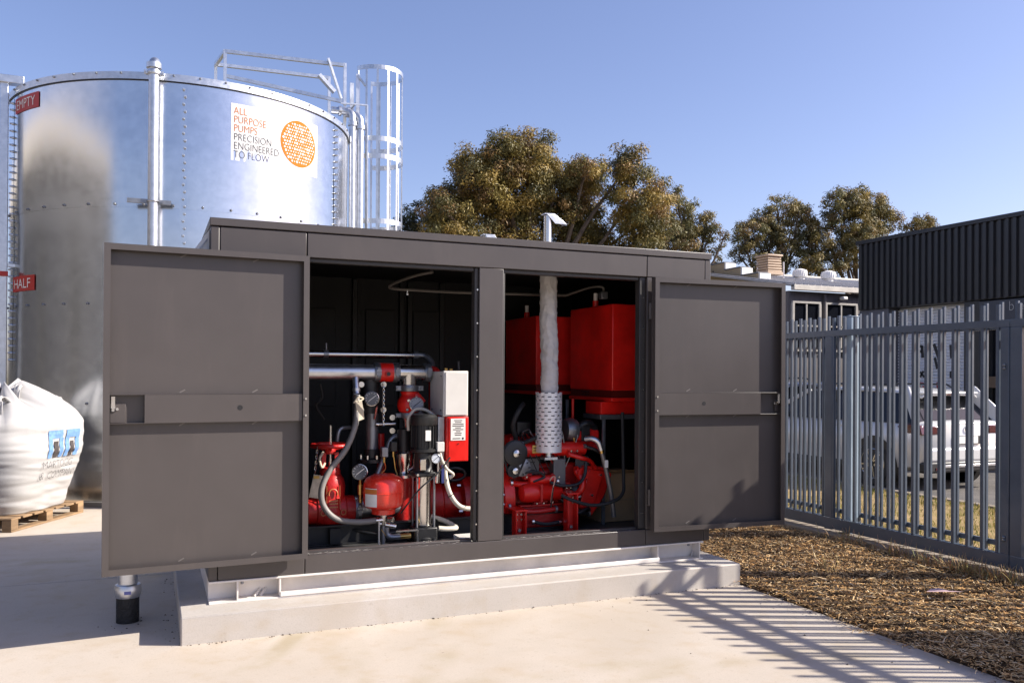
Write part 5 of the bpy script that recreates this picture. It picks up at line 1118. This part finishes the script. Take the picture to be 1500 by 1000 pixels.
lb2 = thing('board_clad_office', 'charcoal board clad office with pale eave and two windows behind the fence', 'building', (15, 11, 0))
LY = 11.0
MB().box(13.95, 24, LY+.03, 20, -.05, 3.66).build('wall', CLADG, lb2)
bd = MB().box(0, .143, LY, LY+.029, .0, 3.64).build('wall_board', CLADG, lb2); bd_me = bd.data; bpy.data.objects.remove(bd)
wins = ((14.05, 14.80), (15.06, 15.96))
x = 13.96
while x < 19.5:
    o = bpy.data.objects.new('wall_board', bd_me); link(o, lb2); o.location = (x, 0, 0); x += .15
for x0, x1 in wins:
    w_ = MB().box(x0, x1, LY-.03, LY-.005, 2.30, 3.36).build('window', GLASS, lb2)
    f_ = MB().box(x0-.06, x1+.06, LY-.07, LY-.001, 3.361, 3.41).box(x1+.001, x1+.07, LY-.07, LY-.001, 2.25, 3.36).box(x0-.07, x0-.001, LY-.07, LY-.001, 2.25, 3.36).box((x0+x1)/2-.02, (x0+x1)/2+.02, LY-.06, LY-.031, 2.3, 3.36).box(x0-.07, x1+.07, LY-.09, LY-.001, 2.20, 2.249)
    f_.box(x0-.05, x1+.05, LY-.06, LY-.031, 2.80, 2.84)
    f_.build('window_frame', mat('beige_window_frame', (.40, .375, .345), .5), w_, .004)
MB().cyl((15.0, LY-.04, 0), (15.0, LY-.04, 3.6), .035, n=12).build('downpipe', CLADG, lb2)
MB().box(13.9, 24, LY-.22, LY-.10, 3.66, 3.79).build('gutter', mat('cream_gutter', (.60, .56, .50), .5), lb2, .01)
wl = MB().box(15.42, 15.56, LY-.22, LY-.08, 3.48, 3.56).build('wall_light', LWHITE, lb2, .02); MB().cyl((15.49, LY-.08, 3.52), (15.49, LY, 3.52), .03, n=10).build('light_stem', DSTEEL, wl)
MB().add([(13.9, LY-.2, 3.78), (24, LY-.2, 3.78), (24, 16.2, 4.73), (13.9, 16.2, 4.73), (13.9, LY-.2, 3.74), (24, LY-.2, 3.74), (24, 16.2, 4.69), (13.9, 16.2, 4.69)], [(0,1,2,3),(7,6,5,4),(0,4,5,1),(1,5,6,2),(2,6,7,3),(3,7,4,0)]).build('roof_sheet', mat('pale_roof_steel', (.42, .42, .44), .4, .3), lb2)
rr_ = MB()
for k in range(46): rr_.bar((13.95+k*.2, LY-.2, 3.80), (13.95+k*.2, 16.2, 4.75), .03, .03)
rr_.build('roof_rib', mat('pale_roof_steel', (0,0,0)), lb2)['kind'] = 'stuff'
MB().box(13.9, 24, 16.1, 16.3, 4.70, 4.80).build('ridge_cap', mat('cream_gutter', (0,0,0)), lb2, .01)
MB().box(16.9, 17.9, LY-.6, LY-.1, 3.1, 3.6).build('hood_box', CLADG, lb2, .01)
# stepped parapet wall
sp_ = thing('stepped_parapet', 'beige rendered wall stepping down beside the office roof', 'wall', (14.4, 13.5, 0))
BEIGE = mat('beige_render', (.42, .33, .21), .85, 0, .1, 2, .1, 60); WHR = mat('white_vents_lit_ends', (.78, .76, .73), .7, 0, .05, 3)
for y0, y1, z1 in ((14.30, 22, 4.74), (13.58, 14.30, 4.53), (12.84, 13.58, 4.30)):
    MB().box(14.50, 14.80, y0+.002, y1-.002, -.05, z1).build('wall_step', BEIGE, sp_)
    MB().box(14.47, 14.83, y0-.02, y1-.03, z1+.001, z1+.035).build('coping', mat('grey_coping', (.14, .15, .17), .5), sp_, .005)
    MB().box(14.505, 14.86, y0-.06, y0-.001, z1-.3, z1-.0).build('painted_lit_end', WHR, sp_, .004)  # step ends whitened: sunlight on them is put into the colour
MB().box(14.49, 14.80, 12.66, 12.83, 3.4, 4.05).build('painted_lit_end', WHR, sp_, .004)  # lowest end, whitened for sunlight in the same way
MB().cyl((14.498, 14.8, 4.55), (14.49, 14.8, 4.55), .03, n=10).build('weep_hole', BLACK, sp_)
# roof plant
ev = thing('evaporative_cooler', 'beige louvred evaporative cooler box on the office roof', 'air conditioner', (15.8, 14, 4.3))
EVM = mat('faded_beige_plastic', (.50, .37, .26), .6, 0, .06, 4)
for k in range(6): MB().box(15.63+.004*k, 16.13-.004*k, 13.84+.004*k, 14.36, 4.52+k*.072, 4.52+k*.072+.048).build('louvre', EVM, ev, .01)
MB().box(15.68, 16.08, 13.90, 14.32, 4.46, 4.98).build('core', mat('cooler_core', (.30, .21, .14), .7), ev)
MB().box(15.61, 16.15, 13.82, 14.38, 4.955, 5.01).build('lid', EVM, ev, .02)
MB().box(15.72, 16.04, 13.95, 14.28, 4.0, 4.46).build('plinth_box', mat('pale_roof_steel', (0,0,0)), ev)
MB().box(15.61, 16.15, 13.82, 14.38, 4.44, 4.515).build('drip_tray', EVM, ev, .01)
MB().cyl((16.40, 14.1, 4.2), (16.40, 14.1, 4.85), .02, n=8).build('service_pipe', GALV, ev)
for xx, yy, zz_, lb_ in ((17.30, 14.45, 4.43, 'white turbine roof vent farther from the ribbed workshop'), (17.95, 14.0, 4.36, 'white turbine roof vent nearer to the ribbed workshop')):
    tv = thing('turbine_vent', lb_, 'roof vent', (xx, yy, zz_), 'turbine vents on the office roof')
    MB().cyl((xx, yy, zz_-.15), (xx, yy, zz_+.06), .13, n=18).build('vent_throat', WHR, tv)
    MB().lathe([(.13, .06), (.20, .08), (.205, .20), (.18, .27), (.08, .31), (0, .315)], (xx, yy, zz_), 'Z', 24).build('vent_dome', WHR, tv)
    vn = MB()
    for k in range(20):
        a = 2*math.pi*k/20; vn.tube([(xx+r_*math.cos(a+q), yy+r_*math.sin(a+q), zz_+h) for r_, h, q in ((.14, .07, 0), (.205, .10, .05), (.21, .19, .1), (.18, .275, .18))], .010, 5)
    vn.build('vent_vane', WHR, tv)
# unseen warehouse, added and coloured so that it mirrors in the tank
wa = thing('unseen_reflected_warehouse', 'unseen warehouse added across the yard as a reflection in the tank', 'building', (-15, 2, 0))
WAR = mat('warm_reflection_panel', (.50, .45, .38), .8, 0, .08, 1)  # pale top band coloured for the warm glow mirrored in the tank
MB().box(-24, -15, -6, 34, -.05, 7.6).build('wall', mat('dark_reflection_wall', (.03, .029, .028), .7), wa)  # wall darkened for the dark patch mirrored in the tank
MB().box(-24, -15.02, -6, 34, 7.601, 8.7).build('parapet', WAR, wa)
for k in range(5):
    y0 = -4+k*7.5; d_ = MB().box(-14.98, -14.90, y0, y0+5.6, 0, 5.2).build('dock_door', mat('charcoal_door', (.03, .03, .033), .5), wa, .01)
MB().box(-14.99, -14.6, -6, 34, 5.6, 5.75).build('awning', mat('pale_roof_steel', (0,0,0)), wa, .01)

# ================================================================== TREES
LEAF = attr_mat('gum_leaf', .55, .22, .35); BARK = mat('gum_bark', (.20, .15, .11), .9, 0, .3, 4, .4, 20, c2=(.08, .06, .045))
def tree(label, lumps, Y, base, height0, dens, leaf, pal_, seed, depth=1.0, rs_=.84, fill=24, group='gum trees beyond the site'):
    rnd = random.Random(seed)
    t = thing('gum_tree', label, 'tree', (base[0], base[1], -.05), group)
    lumps = [(x, z, r_*rs_) for x, z, r_ in lumps]
    cen = [Vector((x, Y+rnd.uniform(-1, 1)*depth, z)) for x, z, r_ in lumps]
    tr = MB(); fork = Vector((base[0], base[1], height0))
    tr.tube(arc_path([(base[0], base[1], -.1), (base[0]+.15, base[1], height0*.5), fork], 8), [.30-.02*i for i in range(9)], 10); tr.build('trunk', BARK, t)
    for c, (x, z, r_) in zip(cen, lumps):
        mid = fork.lerp(c, .5)+Vector((rnd.uniform(-.3, .3), rnd.uniform(-.2, .2), rnd.uniform(-.1, .35)))
        p = arc_path([fork, mid, c], 8); k = len(p)
        lb_ = MB().tube(p, [max(.02, .10-.085*i/k) for i in range(k)], 6)
        for q in range(5):
            e = c+Vector((rnd.gauss(0, .35), rnd.gauss(0, .35), rnd.gauss(.1, .3)))*r_; lb_.tube([c.lerp(mid, rnd.uniform(0, .3)), c.lerp(e, .6)+Vector((0, 0, .1*r_)), e], [.022, .014, .006], 4)
        lb_.build('limb', BARK, t)
    V_, F_, T_ = [], [], []
    for c, (x, z, r_) in zip(cen, lumps):
        nsub = max(5, int(dens*r_**1.5)); lc = rnd.uniform(.85, 1.15)
        for s_ in range(nsub):
            d = Vector((rnd.gauss(0, 1), rnd.gauss(0, 1), rnd.gauss(.15, 1))).normalized()
            sc2 = c+Vector((d.x*1.08, d.y*1.08, d.z*.95))*r_*rnd.uniform(.45, 1.0); sr = rnd.uniform(.20, .36)*(.35+.65*r_)
            base_c = rnd.choice(pal_); bk = rnd.uniform(.72, 1.28)*lc
            for q in range(int(fill*(sr/leaf)**2)):
                e = Vector((rnd.gauss(0, 1), rnd.gauss(0, 1), rnd.gauss(0, 1))).normalized()
                a = sc2+Vector((e.x, e.y, e.z*.8))*sr*rnd.random()**.4*(1.25 if rnd.random() < .08 else 1)
                nn = (e+d*.5+Vector((rnd.gauss(0, .6), rnd.gauss(0, .6), rnd.gauss(.2, .6)))).normalized()
                dr_ = Vector((rnd.gauss(0, .8), rnd.gauss(0, .8), rnd.gauss(-.7, .6))); dr_ = (dr_-nn*dr_.dot(nn)).normalized(); sd_ = dr_.cross(nn)
                L = leaf*rnd.uniform(.6, 1.35); w_ = leaf*rnd.uniform(.12, .22)
                i0 = len(V_); V_.extend([a, a+dr_*L*.45+sd_*w_, a+dr_*L, a+dr_*L*.45-sd_*w_]); F_.append((i0, i0+1, i0+2, i0+3))
                k = bk*rnd.uniform(.7, 1.3); T_.append(tuple(ch*k for ch in base_c))
    o = tint_mesh('crown', V_, F_, T_, LEAF, t)
    return len(F_)
olive = [(.20,.155,.042),(.27,.195,.05),(.15,.13,.04),(.31,.215,.055),(.22,.135,.05),(.12,.11,.04)]
dark = [(.05,.055,.018),(.065,.06,.02),(.045,.045,.018)]
brown = [(.19,.155,.058),(.24,.185,.065),(.14,.125,.05),(.20,.135,.055),(.12,.115,.048)]
nl = 0
nl += tree('large bushy olive gum tree rising behind the pump cabinet', [(8.99,7.45,.80),(8.29,7.15,.85),(9.81,7.35,.74),(7.62,6.64,.87),(8.7,6.56,1.07),(10.03,6.49,.91),(7.14,6.1,.75),(11.26,7.21,.73),(11.96,7.39,.62),(12.08,6.57,.9),(10.98,6.09,.92),(12.99,6.15,.83),(13.75,6.04,.52),(6.68,5.58,.64),(7.82,5.66,.87),(9.21,5.49,.89),(6.96,5.06,.68),(11.64,5.46,.87),(8.95,7.72,.42),(8.1,7.45,.50),(10.55,7.01,.57),(8.6,4.7,.8),(10.3,4.8,.8),(12.6,5.2,.8)], 16, (9.9, 16.3), 3.6, 72, .092, olive, 1, .9, 1.02, 20)
nl += tree('small dark green tree at the left foot of the large gum', [(6.6,6.06,.45),(6.33,5.47,.45),(7.16,5.66,.57),(6.76,5.35,.57),(6.37,5.8,.3),(6.5,4.8,.6)], 17.5, (6.8, 17.6), 3.4, 50, .085, dark, 2, .5, 1.0, 24)
nl += tree('thin brown gum tree just right of the large gum', [(19.18,8.5,.55),(19.74,8.1,.5),(20.67,7.92,.42),(18.54,8.63,.44),(20.34,7.19,.62),(19.36,7.07,.61),(21.22,7.2,.28),(20.07,7.51,.5),(20.88,7.51,.37),(18.71,7.36,.66),(19.9,6.3,.7),(21.0,6.5,.4)], 24, (19.9, 24.2), 4.5, 46, .12, brown, 3, .7, 1.2)
nl += tree('sparse spreading gum tree behind the rooftop cooler', [(27.47,9.57,.56),(28.5,9.38,.57),(26.65,8.91,.59),(25.85,8.37,.59),(25.22,8.03,.42),(26.26,7.77,.52),(29.56,9.67,.51),(30.0,8.89,.58),(28.3,8.63,.57),(27.48,7.72,.66),(25.54,7.4,.39),(28.93,8.07,.47),(26.98,8.38,.4),(26.2,7.0,.5),(27.2,6.8,.6)], 28, (27.8, 28.2), 5.0, 40, .13, brown, 4, .9, 1.35)
nl += tree('dense tall gum tree standing behind the black workshop roofline', [(30.04,9.82,.71),(31.1,9.9,.79),(32.4,9.85,.79),(29.62,8.88,.65),(31.53,9.02,.86),(33.38,9.42,.67),(34.41,9.17,.44),(35.29,9.23,.31),(29.01,7.87,.8),(30.26,7.43,.84),(28.6,7.01,.7),(27.8,6.77,.44),(29.22,6.53,.58),(30.68,8.17,.72),(36.03,9.35,.21),(32.19,8.44,.83),(33.6,8.5,.6),(35.0,8.6,.5)], 26, (31.2, 26.3), 5.0, 48, .13, brown+olive[:2], 5, .8, 1.2)
print('leaves', nl)
